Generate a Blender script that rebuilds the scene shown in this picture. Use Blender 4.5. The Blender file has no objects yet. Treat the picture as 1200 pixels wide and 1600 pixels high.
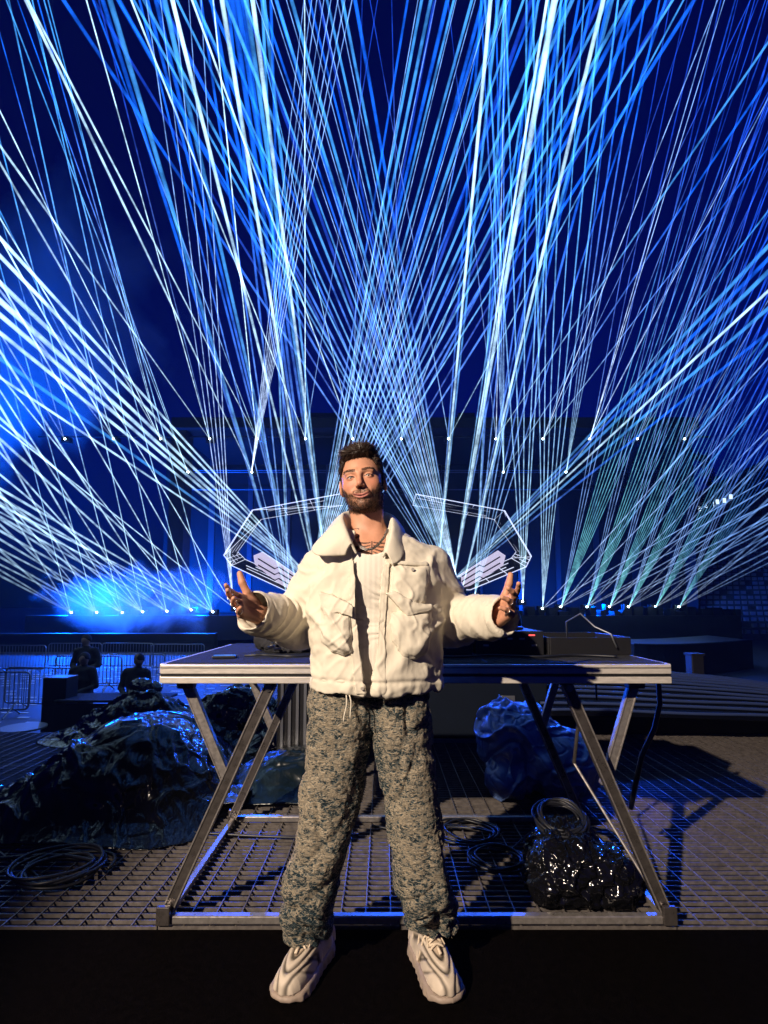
import bpy, bmesh, math, random
import numpy as np
from mathutils import Vector, Matrix
R = math.radians
scene = bpy.context.scene
C = scene.collection

# ------------------------------------------------------------------ camera
F, CX, CY, PITCH, CAMH = 820.0, 600.0, 868.0, R(5.0), 1.2425
cd = bpy.data.cameras.new('camera')
cam = bpy.data.objects.new('camera', cd); C.objects.link(cam)
cam.location = (0, 0, CAMH)
cam.rotation_euler = (R(90) + PITCH, 0, 0)
cd.sensor_fit = 'VERTICAL'; cd.sensor_height = 36.0; cd.sensor_width = 27.0
cd.lens = F / 1600.0 * 36.0
cd.shift_y = (CY - 800.0) / 1600.0
cd.clip_start = 0.05; cd.clip_end = 600.0
scene.camera = cam

# ------------------------------------------------------------------ world
w = bpy.data.worlds.new('World'); scene.world = w; w.use_nodes = True
nt = w.node_tree; nt.nodes.clear()
wo = nt.nodes.new('ShaderNodeOutputWorld'); wb = nt.nodes.new('ShaderNodeBackground')
sky = nt.nodes.new('ShaderNodeTexSky'); sky.sky_type = 'NISHITA'; sky.sun_disc = False
sky.sun_elevation = R(1.0); sky.sun_rotation = R(200); sky.ozone_density = 6.0; sky.air_density = 1.0; sky.dust_density = 0.3
tint = nt.nodes.new('ShaderNodeMix'); tint.data_type = 'RGBA'; tint.blend_type = 'MULTIPLY'
tint.inputs[0].default_value = 1.0; tint.inputs[7].default_value = (0.0, 0.10, 1.0, 1)
nt.links.new(sky.outputs[0], tint.inputs[6]); nt.links.new(tint.outputs[2], wb.inputs[0])
nt.links.new(wb.outputs[0], wo.inputs[0]); wb.inputs[1].default_value = 0.10

# ------------------------------------------------------------------ lamps
def lamp(name, kind, loc, target, power, color, **kw):
    l = bpy.data.lights.new(name, kind); l.energy = power; l.color = color
    for k, v in kw.items(): setattr(l, k, v)
    o = bpy.data.objects.new(name, l); C.objects.link(o); o.location = loc
    d = Vector(target) - Vector(loc); o.rotation_euler = d.to_track_quat('-Z', 'Y').to_euler()
    return o
# the warm show light that lights the man from the front left, high up
key = lamp('follow_spot', 'SPOT', (-4.4, -3.8, 4.9), (0.1, 1.9, 0.90), 5000, (1.0, 0.82, 0.64),
           spot_size=R(27), spot_blend=0.5, shadow_soft_size=0.06)
# blue wash lamps hung in the roof of the far stage, shining out over the audience
for i, x in enumerate((-15, -7.5, 0, 7.5, 15)):
    lamp('stage_wash', 'SPOT', (x, 32.0, 11.2), (x * 0.45, 2.0, 0.0), 8000, (0.006, 0.08, 1.0),
         spot_size=R(62), spot_blend=0.8, shadow_soft_size=0.35)
for i, (x, z, y, p) in enumerate(((-19.6, 0.9, 32.5, 6000), (-16.8, 1.6, 32.6, 13000), (-11.5, 1.0, 32.5, 6000), (13.0, 1.2, 33.0, 3500))):
    lamp('floor_wash', 'POINT', (x, y, z), (x, 0, 3), p, (0.0, 0.09, 1.0), shadow_soft_size=0.4)

lamp('cloud_wash', 'SPOT', (-17.5, 33.0, 1.2), (-24.0, 31.0, 12.0), 90000, (0.0, 0.11, 1.0), spot_size=R(75), spot_blend=1.0, shadow_soft_size=0.4)
# ------------------------------------------------------------------ picture settings
scene.view_settings.view_transform = 'Standard'; scene.view_settings.look = 'None'
scene.view_settings.exposure = 0.0; scene.view_settings.gamma = 1.0
scene.view_settings.use_curve_mapping = False
cy = scene.cycles
cy.use_denoising = True
try: cy.denoiser = 'OPENIMAGEDENOISE'
except Exception: pass
cy.max_bounces = 5; cy.diffuse_bounces = 2; cy.glossy_bounces = 3; cy.transmission_bounces = 2
cy.volume_bounces = 0; cy.transparent_max_bounces = 96
cy.caustics_reflective = False; cy.caustics_refractive = False
cy.sample_clamp_indirect = 3.0; cy.volume_step_rate = 2.0; cy.volume_max_steps = 64
cy.use_adaptive_sampling = True; cy.adaptive_threshold = 0.02

# ------------------------------------------------------------------ helpers
def P(px, py, Y):
    a = (px - CX) / F; b = (CY - py) / F
    dy = math.cos(PITCH) - b * math.sin(PITCH); dz = math.sin(PITCH) + b * math.cos(PITCH)
    t = Y / dy
    return Vector((a * t, Y, CAMH + dz * t))
def G(px, py, z=0.0):
    a = (px - CX) / F; b = (CY - py) / F
    dy = math.cos(PITCH) - b * math.sin(PITCH); dz = math.sin(PITCH) + b * math.cos(PITCH)
    t = (z - CAMH) / dz
    return Vector((a * t, dy * t, z))

def tag(o, label=None, cat=None, group=None, kind=None):
    if label: o['label'] = label
    if cat: o['category'] = cat
    if group: o['group'] = group
    if kind: o['kind'] = kind
    return o
def empty(name, loc=(0, 0, 0), label=None, cat=None, group=None, rz=0.0):
    o = bpy.data.objects.new(name, None); C.objects.link(o); o.location = loc; o.rotation_euler = (0, 0, rz)
    o.empty_display_size = 0.1
    return tag(o, label, cat, group)
def link(name, me, parent=None, keep_world=True):
    o = bpy.data.objects.new(name, me); C.objects.link(o)
    if parent is not None:
        o.parent = parent
        if keep_world: o.matrix_parent_inverse = parent_world(parent).inverted()
    return o
def parent_world(o):
    m = Matrix.LocRotScale(o.location, o.rotation_euler.to_quaternion(), o.scale)
    if o.parent is not None: m = parent_world(o.parent) @ o.matrix_parent_inverse @ m
    return m
class MB:
    """collects shapes (world coordinates) into one mesh"""
    def __init__(s): s.v = []; s.f = []
    def add(s, vs, fs):
        n = len(s.v); s.v += [tuple(v) for v in vs]; s.f += [tuple(i + n for i in f) for f in fs]; return s
    def box(s, c, h, rot=None):
        c = Vector(c); vs = []
        for x in (-1, 1):
            for y in (-1, 1):
                for z in (-1, 1):
                    d = Vector((x * h[0], y * h[1], z * h[2]))
                    if rot is not None: d = rot @ d
                    vs.append(c + d)
        return s.add(vs, [(0, 1, 3, 2), (4, 6, 7, 5), (0, 4, 5, 1), (2, 3, 7, 6), (0, 2, 6, 4), (1, 5, 7, 3)])
    def bar(s, a, b, w, d, up=(0, 0, 1)):
        """rectangular bar from a to b, w along the side axis, d along up"""
        a = Vector(a); b = Vector(b); ax = (b - a).normalized(); u = Vector(up)
        sd = ax.cross(u)
        if sd.length < 1e-5: sd = ax.cross(Vector((1, 0, 0)))
        sd.normalize(); u = sd.cross(ax).normalized()
        rot = Matrix((sd, ax, u)).transposed()
        return s.box((a + b) / 2, (w / 2, (b - a).length / 2, d / 2), rot)
    def tube(s, pts, r, n=8, r2=None, caps=True, closed=False):
        pts = [Vector(p) for p in pts]; m = len(pts); vs = []; fs = []
        prev = None
        for i, p in enumerate(pts):
            if closed: t = pts[(i + 1) % m] - pts[i - 1]
            else: t = pts[min(i + 1, m - 1)] - pts[max(i - 1, 0)]
            t.normalize()
            if prev is None:
                u = t.cross(Vector((0, 0, 1)))
                if u.length < 1e-3: u = t.cross(Vector((1, 0, 0)))
            else: u = prev - t * prev.dot(t)
            u.normalize(); prev = u; v = t.cross(u)
            rr = r if r2 is None else r + (r2 - r) * i / (m - 1)
            if callable(r): rr = r(i / (m - 1))
            for k in range(n):
                a = 2 * math.pi * k / n
                vs.append(p + (u * math.cos(a) + v * math.sin(a)) * rr)
        for i in range(m if closed else m - 1):
            j = (i + 1) % m
            for k in range(n):
                k2 = (k + 1) % n
                fs.append((i * n + k, i * n + k2, j * n + k2, j * n + k))
        if caps and not closed:
            fs.append(tuple(range(n - 1, -1, -1))); fs.append(tuple((m - 1) * n + k for k in range(n)))
        return s.add(vs, fs)
    def cyl(s, c, axis, r, h, n=16):
        c = Vector(c); a = Vector(axis).normalized()
        return s.tube([c - a * h / 2, c + a * h / 2], r, n)
    def build(s, name, mat, parent=None, smooth=False, bevel=0.0):
        me = bpy.data.meshes.new(name); me.from_pydata(s.v, [], s.f); me.update()
        bm = bmesh.new(); bm.from_mesh(me); bmesh.ops.recalc_face_normals(bm, faces=bm.faces); bm.to_mesh(me); bm.free()
        if smooth:
            me.polygons.foreach_set('use_smooth', [True] * len(me.polygons))
        if mat: me.materials.append(mat)
        o = link(name, me, parent)
        if bevel > 0:
            b = o.modifiers.new('bevel', 'BEVEL'); b.width = bevel; b.segments = 2; b.limit_method = 'ANGLE'
        return o
def origin_to(o, loc):
    """move a top-level mesh's origin"""
    loc = Vector(loc); o.data.transform(Matrix.Translation(-loc)); o.location = loc; return o

# ------------------------------------------------------------------ materials
M = {}
def mat(name, color=(0.5, 0.5, 0.5), rough=0.5, metal=0.0, spec=0.5, var=0.0, vscale=8.0, bump=0.0, bscale=60.0, color2=None,
        detail=6.0, emit=None, estr=0.0, coat=0.0, rvar=0.0, stretch=None):
    m = bpy.data.materials.new(name); m.use_nodes = True; t = m.node_tree; b = t.nodes['Principled BSDF']
    b.inputs['Base Color'].default_value = (*color, 1); b.inputs['Roughness'].default_value = rough
    b.inputs['Metallic'].default_value = metal; b.inputs['Specular IOR Level'].default_value = spec
    b.inputs['Coat Weight'].default_value = coat
    tc = t.nodes.new('ShaderNodeTexCoord'); src = tc.outputs['Object']
    if stretch:
        mp = t.nodes.new('ShaderNodeMapping'); mp.inputs['Scale'].default_value = stretch
        t.links.new(src, mp.inputs[0]); src = mp.outputs[0]
    if var > 0 or color2 or rvar > 0:
        n = t.nodes.new('ShaderNodeTexNoise'); n.inputs['Scale'].default_value = vscale; n.inputs['Detail'].default_value = detail
        n.inputs['Roughness'].default_value = 0.65; t.links.new(src, n.inputs['Vector'])
        cr = t.nodes.new('ShaderNodeValToRGB'); cr.color_ramp.elements[0].position = 0.32; cr.color_ramp.elements[1].position = 0.68
        c2 = color2 if color2 else tuple(max(0, c * (1 - var)) for c in color)
        cr.color_ramp.elements[0].color = (*c2, 1); cr.color_ramp.elements[1].color = (*color, 1)
        t.links.new(n.outputs['Fac'], cr.inputs[0]); t.links.new(cr.outputs[0], b.inputs['Base Color'])
        if rvar > 0:
            mr = t.nodes.new('ShaderNodeMapRange'); mr.inputs[3].default_value = max(0.02, rough - rvar); mr.inputs[4].default_value = min(1, rough + rvar)
            t.links.new(n.outputs['Fac'], mr.inputs[0]); t.links.new(mr.outputs[0], b.inputs['Roughness'])
    if bump > 0:
        n2 = t.nodes.new('ShaderNodeTexNoise'); n2.inputs['Scale'].default_value = bscale; n2.inputs['Detail'].default_value = 4
        t.links.new(src, n2.inputs['Vector'])
        bp = t.nodes.new('ShaderNodeBump'); bp.inputs['Strength'].default_value = bump; bp.inputs['Distance'].default_value = 0.01
        t.links.new(n2.outputs['Fac'], bp.inputs['Height']); t.links.new(bp.outputs[0], b.inputs['Normal'])
    if emit:
        b.inputs['Emission Color'].default_value = (*emit, 1); b.inputs['Emission Strength'].default_value = estr
    M[name] = m; return m

mat('carpet', (0.0045, 0.0035, 0.0032), 1.0, spec=0.0, var=0.5, vscale=40, bump=0.6, bscale=400)
mat('grating', (0.21, 0.185, 0.17), 0.42, metal=0.35, var=0.5, vscale=30, rvar=0.15)
mat('subfloor', (0.009, 0.006, 0.0045), 0.8, var=0.6, vscale=9, bump=0.4, bscale=50)
mat('aluminium', (0.66, 0.61, 0.55), 0.42, metal=0.25, var=0.25, vscale=25, rvar=0.12, stretch=(1, 1, 6))
mat('aluminium_worn', (0.50, 0.46, 0.43), 0.32, metal=0.7, var=0.35, vscale=22, rvar=0.15, stretch=(2, 2, 2))
mat('leg_steel', (0.17, 0.15, 0.14), 0.30, metal=0.7, var=0.35, vscale=26, rvar=0.15)
mat('black_board', (0.02, 0.02, 0.022), 0.8, var=0.4, vscale=90, bump=1.0, bscale=350)
mat('black_plastic', (0.012, 0.012, 0.014), 0.38, rvar=0.1, vscale=30)
mat('black_metal', (0.02, 0.02, 0.022), 0.45, metal=0.4)
mat('bolt', (0.35, 0.33, 0.31), 0.3, metal=1.0)
mat('rubber_cable', (0.012, 0.013, 0.018), 0.4)
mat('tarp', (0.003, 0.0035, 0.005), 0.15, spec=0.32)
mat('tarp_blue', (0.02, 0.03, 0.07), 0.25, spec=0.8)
mat('bag_plastic', (0.004, 0.004, 0.005), 0.12, spec=0.6)
mat('teal_sheet', (0.004, 0.010, 0.014), 0.3, spec=0.6)
mat('ground', (0.06, 0.07, 0.09), 0.6, var=0.35, vscale=0.6, bump=0.1, bscale=8)
mat('ground_mark', (0.75, 0.77, 0.8), 0.4)
mat('stage_dark', (0.006, 0.007, 0.012), 0.55, var=0.3, vscale=1.5)
mat('stage_truss', (0.10, 0.11, 0.13), 0.4, metal=0.6)
mat('stone', (0.20, 0.20, 0.20), 0.85, var=0.4, vscale=1.2)
mat('cloth_dark', (0.02, 0.02, 0.025), 0.9)
mat('galvanised', (0.22, 0.23, 0.25), 0.4, metal=0.7)
mat('bark', (0.03, 0.025, 0.02), 0.9)
mat('leaf', (0.035, 0.06, 0.03), 0.6)
mat('window_light', (0.8, 0.85, 1.0), 0.5, emit=(0.55, 0.75, 1.0), estr=1.6)
mat('screen_blue', (0.02, 0.05, 0.1), 0.2, emit=(0.05, 0.25, 0.9), estr=0.5)
mat('led_white', (0.8, 0.8, 0.8), 0.4, emit=(0.85, 0.88, 1.0), estr=1.0)
mat('led_red', (0.5, 0.05, 0.05), 0.4, emit=(1.0, 0.1, 0.1), estr=1.5)
mat('laser_lens', (0.8, 0.9, 1.0), 0.2, emit=(0.55, 0.8, 1.0), estr=30.0)
mat('led_line', (0.5, 0.5, 0.55), 0.4, emit=(0.72, 0.78, 1.0), estr=1.0)
mat('led_panel', (0.5, 0.45, 0.55), 0.4, emit=(0.62, 0.54, 0.70), estr=0.9)
mat('seat_pale', (0.45, 0.47, 0.5), 0.5)
mat('tarp_painted_light', (0.10, 0.17, 0.38), 0.30, spec=0.8)  # blue stage light put into the base colour of a dark tarp
mat('rib_gloss', (0.035, 0.055, 0.14), 0.3, spec=1.0)  # blue light along the mat's dark ribs put into their base colour
mat('case_navy', (0.004, 0.008, 0.018), 0.7, spec=0.15, var=0.2, vscale=3)
mat('mark_grey', (0.30, 0.30, 0.31), 0.5)
def tone_material(name, rough, spec=0.4, sub=0.0, bump=0.0, bscale=300):
    m = mat(name, (0.5, 0.5, 0.5), rough, spec=spec, bump=bump, bscale=bscale); t = m.node_tree; b = t.nodes['Principled BSDF']
    a = t.nodes.new('ShaderNodeVertexColor'); a.layer_name = 'tone'
    t.links.new(a.outputs[0], b.inputs['Base Color'])
    return m
tone_material('crew_tone', 0.8)

def crinkle(name, s1=9.0, s2=26.0, strength=0.8, dist=0.02):
    """creased plastic: sharp folds between small facets"""
    m = M[name]; t = m.node_tree; b = t.nodes['Principled BSDF']; tc = t.nodes.new('ShaderNodeTexCoord')
    nz = t.nodes.new('ShaderNodeTexNoise'); nz.inputs['Scale'].default_value = 5; nz.inputs['Detail'].default_value = 3; t.links.new(tc.outputs['Object'], nz.inputs['Vector'])
    ad = t.nodes.new('ShaderNodeVectorMath'); ad.operation = 'MULTIPLY_ADD'; ad.inputs[1].default_value = (0.22, 0.22, 0.22)
    t.links.new(nz.outputs['Color'], ad.inputs[0]); t.links.new(tc.outputs['Object'], ad.inputs[2])
    hs = None
    for sc, wgt in ((s1, 1.0), (s2, 0.35)):
        mp = t.nodes.new('ShaderNodeMapping'); mp.inputs['Scale'].default_value = (sc, sc * 0.32, sc * 0.5); mp.inputs['Rotation'].default_value = (0.3, 0.2, sc); t.links.new(ad.outputs[0], mp.inputs[0])
        vo = t.nodes.new('ShaderNodeTexVoronoi'); vo.inputs['Scale'].default_value = 1.0; t.links.new(mp.outputs[0], vo.inputs['Vector'])
        ml = t.nodes.new('ShaderNodeMath'); ml.operation = 'MULTIPLY_ADD'; ml.inputs[1].default_value = wgt; t.links.new(vo.outputs['Distance'], ml.inputs[0])
        if hs is None: ml.inputs[2].default_value = 0
        else: t.links.new(hs, ml.inputs[2])
        hs = ml.outputs[0]
    bp = t.nodes.new('ShaderNodeBump'); bp.inputs['Strength'].default_value = strength; bp.inputs['Distance'].default_value = dist
    t.links.new(hs, bp.inputs['Height']); t.links.new(bp.outputs[0], b.inputs['Normal'])
crinkle('tarp', 9, 30, 0.35, 0.02); crinkle('tarp_blue', 11, 30, 0.4, 0.02); crinkle('tarp_painted_light', 9, 26, 0.4, 0.02); crinkle('bag_plastic', 16, 44, 0.45, 0.012); crinkle('teal_sheet', 6, 18, 0.4, 0.03)
# ================================================================== IMPLICIT-SURFACE MODELLING
f32 = np.float32
def V3(*a): return np.array(a[0] if len(a) == 1 else a, dtype=f32)
def cap(p, a, b, ra, rb):
    a = V3(tuple(a)); b = V3(tuple(b)); ab = b - a; q = p - a
    t = np.clip(q @ ab / max(float(ab @ ab), 1e-9), 0, 1)
    q = q - t[:, None] * ab
    return np.sqrt((q * q).sum(1)) - (ra + (rb - ra) * t)
def ell(p, c, r, rot=None):
    q = p - V3(tuple(c))
    if rot is not None: q = q @ np.array(rot, dtype=f32)      # columns of rot are the ellipsoid's axes
    r = V3(r); k0 = np.sqrt(((q / r) ** 2).sum(1)); k1 = np.sqrt(((q / (r * r)) ** 2).sum(1)) + 1e-9
    return k0 * (k0 - 1) / k1
def rbox(p, c, h, rot=None, rd=0.005):
    q = p - V3(tuple(c))
    if rot is not None: q = q @ np.array(rot, dtype=f32)
    q = np.abs(q) - (V3(h) - rd)
    return np.sqrt((np.maximum(q, 0) ** 2).sum(1)) + np.minimum(q.max(1), 0) - rd
def smin(a, b, k):
    h = np.clip(0.5 + 0.5 * (b - a) / k, 0, 1)
    return b + (a - b) * h - k * h * (1 - h)
def smax(a, b, k): return -smin(-a, -b, k)
def _h(ix, iy, iz, s):
    h = (ix.astype(np.uint32) * np.uint32(374761393) + iy.astype(np.uint32) * np.uint32(668265263) + iz.astype(np.uint32) * np.uint32(2246822519) + np.uint32(s * 3266489 + 17))
    h = (h ^ (h >> np.uint32(13))) * np.uint32(1274126177); h = h ^ (h >> np.uint32(16))
    return (h & np.uint32(0xffffff)).astype(f32) / f32(0xffffff) * 2 - 1
def vn(p, s=0):
    """smooth value noise in -1..1"""
    fl = np.floor(p); i = fl.astype(np.int64); f = (p - fl).astype(f32); u = f * f * f * (f * (f * 6 - 15) + 10)
    r = 0
    for dx in (0, 1):
        for dy in (0, 1):
            for dz in (0, 1):
                wgt = (u[:, 0] if dx else 1 - u[:, 0]) * (u[:, 1] if dy else 1 - u[:, 1]) * (u[:, 2] if dz else 1 - u[:, 2])
                r = r + wgt * _h(i[:, 0] + dx, i[:, 1] + dy, i[:, 2] + dz, s)
    return r
def poly_sd(x, y, pts):
    """signed distance to a polygon, negative inside"""
    d = np.full(x.shape, 1e9, f32); ins = np.zeros(x.shape, bool); n = len(pts)
    for i in range(n):
        ax, ay = pts[i]; bx, by = pts[(i + 1) % n]; ex, ey = bx - ax, by - ay
        t = np.clip(((x - ax) * ex + (y - ay) * ey) / (ex * ex + ey * ey + 1e-12), 0, 1)
        d = np.minimum(d, (x - ax - t * ex) ** 2 + (y - ay - t * ey) ** 2)
        c = ((ay > y) != (by > y)) & (x < ex * (y - ay) / (ey if abs(ey) > 1e-9 else 1e-9) + ax)
        ins ^= c
    d = np.sqrt(d); return np.where(ins, -d, d)
def axis(*segs):
    """segs: (start, end, step) ..."""
    out = []
    for a, b, s in segs:
        n = max(1, int(round((b - a) / s))); out += list(a + (b - a) * np.arange(n) / n)
    out.append(segs[-1][1]); return np.array(out, dtype=f32)
def polygonise(sdf, xs, ys, zs, B=8, margin=0.01):
    def pad(a):
        n = (-(len(a) - 1)) % B
        return np.concatenate([a, a[-1] + (a[-1] - a[-2]) * np.arange(1, n + 1)]).astype(f32)
    xs, ys, zs = pad(xs), pad(ys), pad(zs); nx, ny, nz = len(xs), len(ys), len(zs)
    bx, by, bz = (nx - 1) // B, (ny - 1) // B, (nz - 1) // B
    cx = (xs[:-1:B] + xs[B::B]) / 2; cy_ = (ys[:-1:B] + ys[B::B]) / 2; cz = (zs[:-1:B] + zs[B::B]) / 2
    hx = (xs[B::B] - xs[:-1:B]) / 2; hy = (ys[B::B] - ys[:-1:B]) / 2; hz = (zs[B::B] - zs[:-1:B]) / 2
    gx, gy, gz = np.meshgrid(cx, cy_, cz, indexing='ij')
    pc = np.stack([gx.ravel(), gy.ravel(), gz.ravel()], 1).astype(f32)
    rad = np.sqrt((hx[:, None, None] ** 2 + hy[None, :, None] ** 2 + hz[None, None, :] ** 2)).ravel()
    dc = np.concatenate([sdf(pc[i:i + 200000]) for i in range(0, len(pc), 200000)])
    act = np.nonzero(np.abs(dc) < rad * 1.15 + margin)[0]
    Vv = np.repeat(np.repeat(np.repeat(np.where(dc < 0, -1, 1).astype(f32).reshape(bx, by, bz), B, 0), B, 1), B, 2)
    Vv = np.pad(Vv, ((0, 1), (0, 1), (0, 1)), mode='edge')
    ai, aj, ak = np.unravel_index(act, (bx, by, bz))
    o = np.arange(B + 1)
    for s in range(0, len(act), 300):
        I = ai[s:s + 300, None] * B + o; J = aj[s:s + 300, None] * B + o; K = ak[s:s + 300, None] * B + o
        m = len(I); sh = (m, B + 1, B + 1, B + 1)
        II = np.broadcast_to(I[:, :, None, None], sh); JJ = np.broadcast_to(J[:, None, :, None], sh); KK = np.broadcast_to(K[:, None, None, :], sh)
        pts = np.stack([xs[II].ravel(), ys[JJ].ravel(), zs[KK].ravel()], 1)
        Vv[II, JJ, KK] = sdf(pts).reshape(sh)
    S = Vv < 0
    c = S[:-1, :-1, :-1].astype(np.int8)
    for dx in (0, 1):
        for dy in (0, 1):
            for dz in (0, 1):
                if dx or dy or dz: c = c + S[dx:nx - 1 + dx, dy:ny - 1 + dy, dz:nz - 1 + dz]
    mix = (c > 0) & (c < 8)
    idx = np.full(mix.shape, -1, np.int64); ci = np.nonzero(mix); n = len(ci[0]); idx[ci] = np.arange(n)
    acc = np.zeros((n, 3), f32); cnt = np.zeros(n, f32)
    ax = (xs, ys, zs)
    for d in range(3):
        for e0 in (0, 1):
            for e1 in (0, 1):
                off = [0, 0, 0]; oth = [q for q in range(3) if q != d]; off[oth[0]] = e0; off[oth[1]] = e1
                a = [ci[q] + off[q] for q in range(3)]; b = list(a); b[d] = b[d] + 1
                va = Vv[a[0], a[1], a[2]]; vb = Vv[b[0], b[1], b[2]]; k = (va < 0) != (vb < 0)
                t = np.where(k, va / np.where(k, va - vb, 1), 0)
                for q in range(3):
                    base = ax[q][a[q]]
                    if q == d: base = base + t * (ax[q][b[q]] - ax[q][a[q]])
                    acc[:, q] += np.where(k, base, 0)
                cnt += k
    verts = acc / cnt[:, None]
    quads = []
    for d in range(3):
        sl0 = [slice(1, -1)] * 3; sl1 = [slice(1, -1)] * 3
        sl0[d] = slice(0, -1); sl1[d] = slice(1, None)
        k = S[tuple(sl0)] != S[tuple(sl1)]; e = np.nonzero(k)
        g = [e[q] + (0 if q == d else 1) for q in range(3)]
        inside = S[g[0], g[1], g[2]]
        oth = [(d + 1) % 3, (d + 2) % 3]
        def cell(o1, o2):
            h = [q.copy() for q in g]; h[oth[0]] -= o1; h[oth[1]] -= o2
            return idx[h[0], h[1], h[2]]
        q = np.stack([cell(1, 1), cell(0, 1), cell(0, 0), cell(1, 0)], 1)
        q = np.where(inside[:, None], q, q[:, ::-1]); quads.append(q)
    return verts, np.concatenate(quads)
def vnormals(v, q):
    n = np.cross(v[q[:, 2]] - v[q[:, 0]], v[q[:, 3]] - v[q[:, 1]]); o = np.zeros_like(v)
    for k in range(4): np.add.at(o, q[:, k], n)
    return o / (np.linalg.norm(o, axis=1, keepdims=True) + 1e-12)
def relax(v, q, it=1, lam=0.5):
    for _ in range(it):
        acc = np.zeros_like(v); cnt = np.zeros(len(v), f32)
        for k in range(4):
            a = q[:, k]; b = q[:, (k + 1) % 4]
            np.add.at(acc, a, v[b]); np.add.at(acc, b, v[a]); np.add.at(cnt, a, 1); np.add.at(cnt, b, 1)
        v = v + lam * (acc / cnt[:, None] - v)
    return v.astype(f32)
def np_mesh(name, v, q, material, parent, colors=None, attrs=None):
    me = bpy.data.meshes.new(name)
    me.vertices.add(len(v)); me.vertices.foreach_set('co', np.ascontiguousarray(v, dtype=f32).ravel())
    k = q.shape[1]
    me.loops.add(q.size); me.loops.foreach_set('vertex_index', q.ravel().astype(np.int32))
    me.polygons.add(len(q)); me.polygons.foreach_set('loop_start', np.arange(0, q.size, k, dtype=np.int32))
    try: me.polygons.foreach_set('loop_total', np.full(len(q), k, np.int32))
    except Exception: pass
    me.polygons.foreach_set('use_smooth', np.ones(len(q), bool))
    me.update(calc_edges=True); me.validate()
    if colors is not None:
        c = me.color_attributes.new('tone', 'FLOAT_COLOR', 'POINT')
        c.data.foreach_set('color', np.concatenate([colors, np.ones((len(v), 1))], 1).astype(f32).ravel())
    for an, av in (attrs or {}).items():
        a = me.attributes.new(an, 'FLOAT', 'POINT'); a.data.foreach_set('value', av.astype(f32))
    me.materials.append(material)
    return link(name, me, parent)
def sstep(a, b, x):
    t = np.clip((x - a) / (b - a), 0, 1); return t * t * (3 - 2 * t)
def interp(z, tab, k):
    t = sorted((r[0], r[k]) for r in tab); return np.interp(z, [r[0] for r in t], [r[1] for r in t]).astype(f32)
def pz(py, Y=1.85): return P(600, py, Y).z
def pxx(px, py, Y=1.85): return P(px, py, Y).x
# ================================================================== THE SETTING
PIT = -1.5
rnd = random.Random(7)
# ground of the arena, far beyond the stage
m = MB().add([(-150, -30, PIT), (150, -30, PIT), (150, 260, PIT), (-150, 260, PIT)], [(0, 1, 2, 3)])
tag(m.build('ground', M['ground']), kind='structure')
# the platform the man stands on: a black carpeted strip in front, steel grating behind it
m = MB().box((0, 0.53, -0.05), (6.0, 1.58, 0.05))
tag(m.build('carpet', M['carpet']), kind='structure')
m = MB().box((0, 3.72, -0.19), (6.0, 1.59, 0.03)); m.box((0, 2.12, -0.82), (6.0, 3.2, 0.60))
tag(m.build('platform', M['subfloor']), kind='structure')
gr = empty('grating_floor', (0, 2.13, 0)); tag(gr, kind='structure')
def grating_mesh(w, d, pitch_y=0.042, pitch_x=0.0996):
    g = MB(); n = int(round(d / pitch_y))
    for i in range(n + 1):
        y = i * pitch_y * (d / (n * pitch_y))
        y = min(max(y, 0.003), d - 0.003)
        g.box((w / 2, y, -0.0105), (w / 2 - 0.001, 0.0020, 0.0075))
    k = int(round(w / pitch_x))
    for i in range(k + 1):
        x = min(max(i * w / k, 0.003), w - 0.003)
        g.box((x, d / 2, -0.004), (0.0024, d / 2 - 0.001, 0.004))
    return g
gm = None
for ix in range(-5, 5):
    for iy in range(3):
        loc = Vector((ix * 1.0 + 0.13, 2.135 + iy * 1.0, 0))
        if gm is None:
            o = grating_mesh(0.996, 0.996).build('grating_panel', M['grating'], None); gm = o.data; o.location = loc
        else:
            o = bpy.data.objects.new('grating_panel', gm); C.objects.link(o); o.location = loc
        o.parent = gr; o.matrix_parent_inverse = parent_world(gr).inverted()
# pale dashes on the arena floor (drain slots of the floor covering), left of the platform
m = MB()
for iy in range(26):
    for ix in range(34):
        x = -14 + ix * 0.42 + (iy % 3) * 0.06; y = 9.6 + iy * 0.52
        if rnd.random() < 0.45: continue
        m.box((x, y, PIT + 0.006), (0.11 + rnd.random() * 0.04, 0.045, 0.004))
tag(m.build('floor_slots', M['ground_mark']), kind='stuff')

# ------------------------------------------------------------------ the far stage
SY = 33.0
st = empty('concert_stage', (0, SY, PIT), 'huge dark concert stage with flat roof far behind the man', 'stage')
def wbox(name, px0, px1, py0, py1, Y, depth, material, parent, bevel=0):
    a = P(px0, py0, Y); b = P(px1, py1, Y)
    return MB().box(((a.x + b.x) / 2, Y + depth / 2, (a.z + b.z) / 2), (abs(b.x - a.x) / 2, depth / 2, abs(a.z - b.z) / 2)).build(name, material, parent, bevel=bevel)
wbox('roof', 268, 1092, 652, 668, SY - 1, 12, M['stage_dark'], st)
wbox('roof_cap', 470, 532, 645, 651.5, SY, 6, M['stage_dark'], st)
wbox('roof_cap', 716, 742, 645, 651.5, SY, 6, M['stage_dark'], st)
wbox('back_wall', 262, 1096, 669, 975, SY + 8, 0.5, M['stage_dark'], st)
wbox('deck', 40, 1160, 962, 1000, SY - 1.5, 12, M['stage_dark'], st)
for px in (268, 1078): wbox('tower', px, px + 14, 669, 960, SY - 0.5, 1.2, M['stage_dark'], st)
for py in (692, 735, 738, 765):
    a = P(300, py, SY + 7.6); b = P(1060, py, SY + 7.6)
    MB().tube([a, b], 0.045, 6).build('truss_chord', M['stage_truss'], st)
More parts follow.
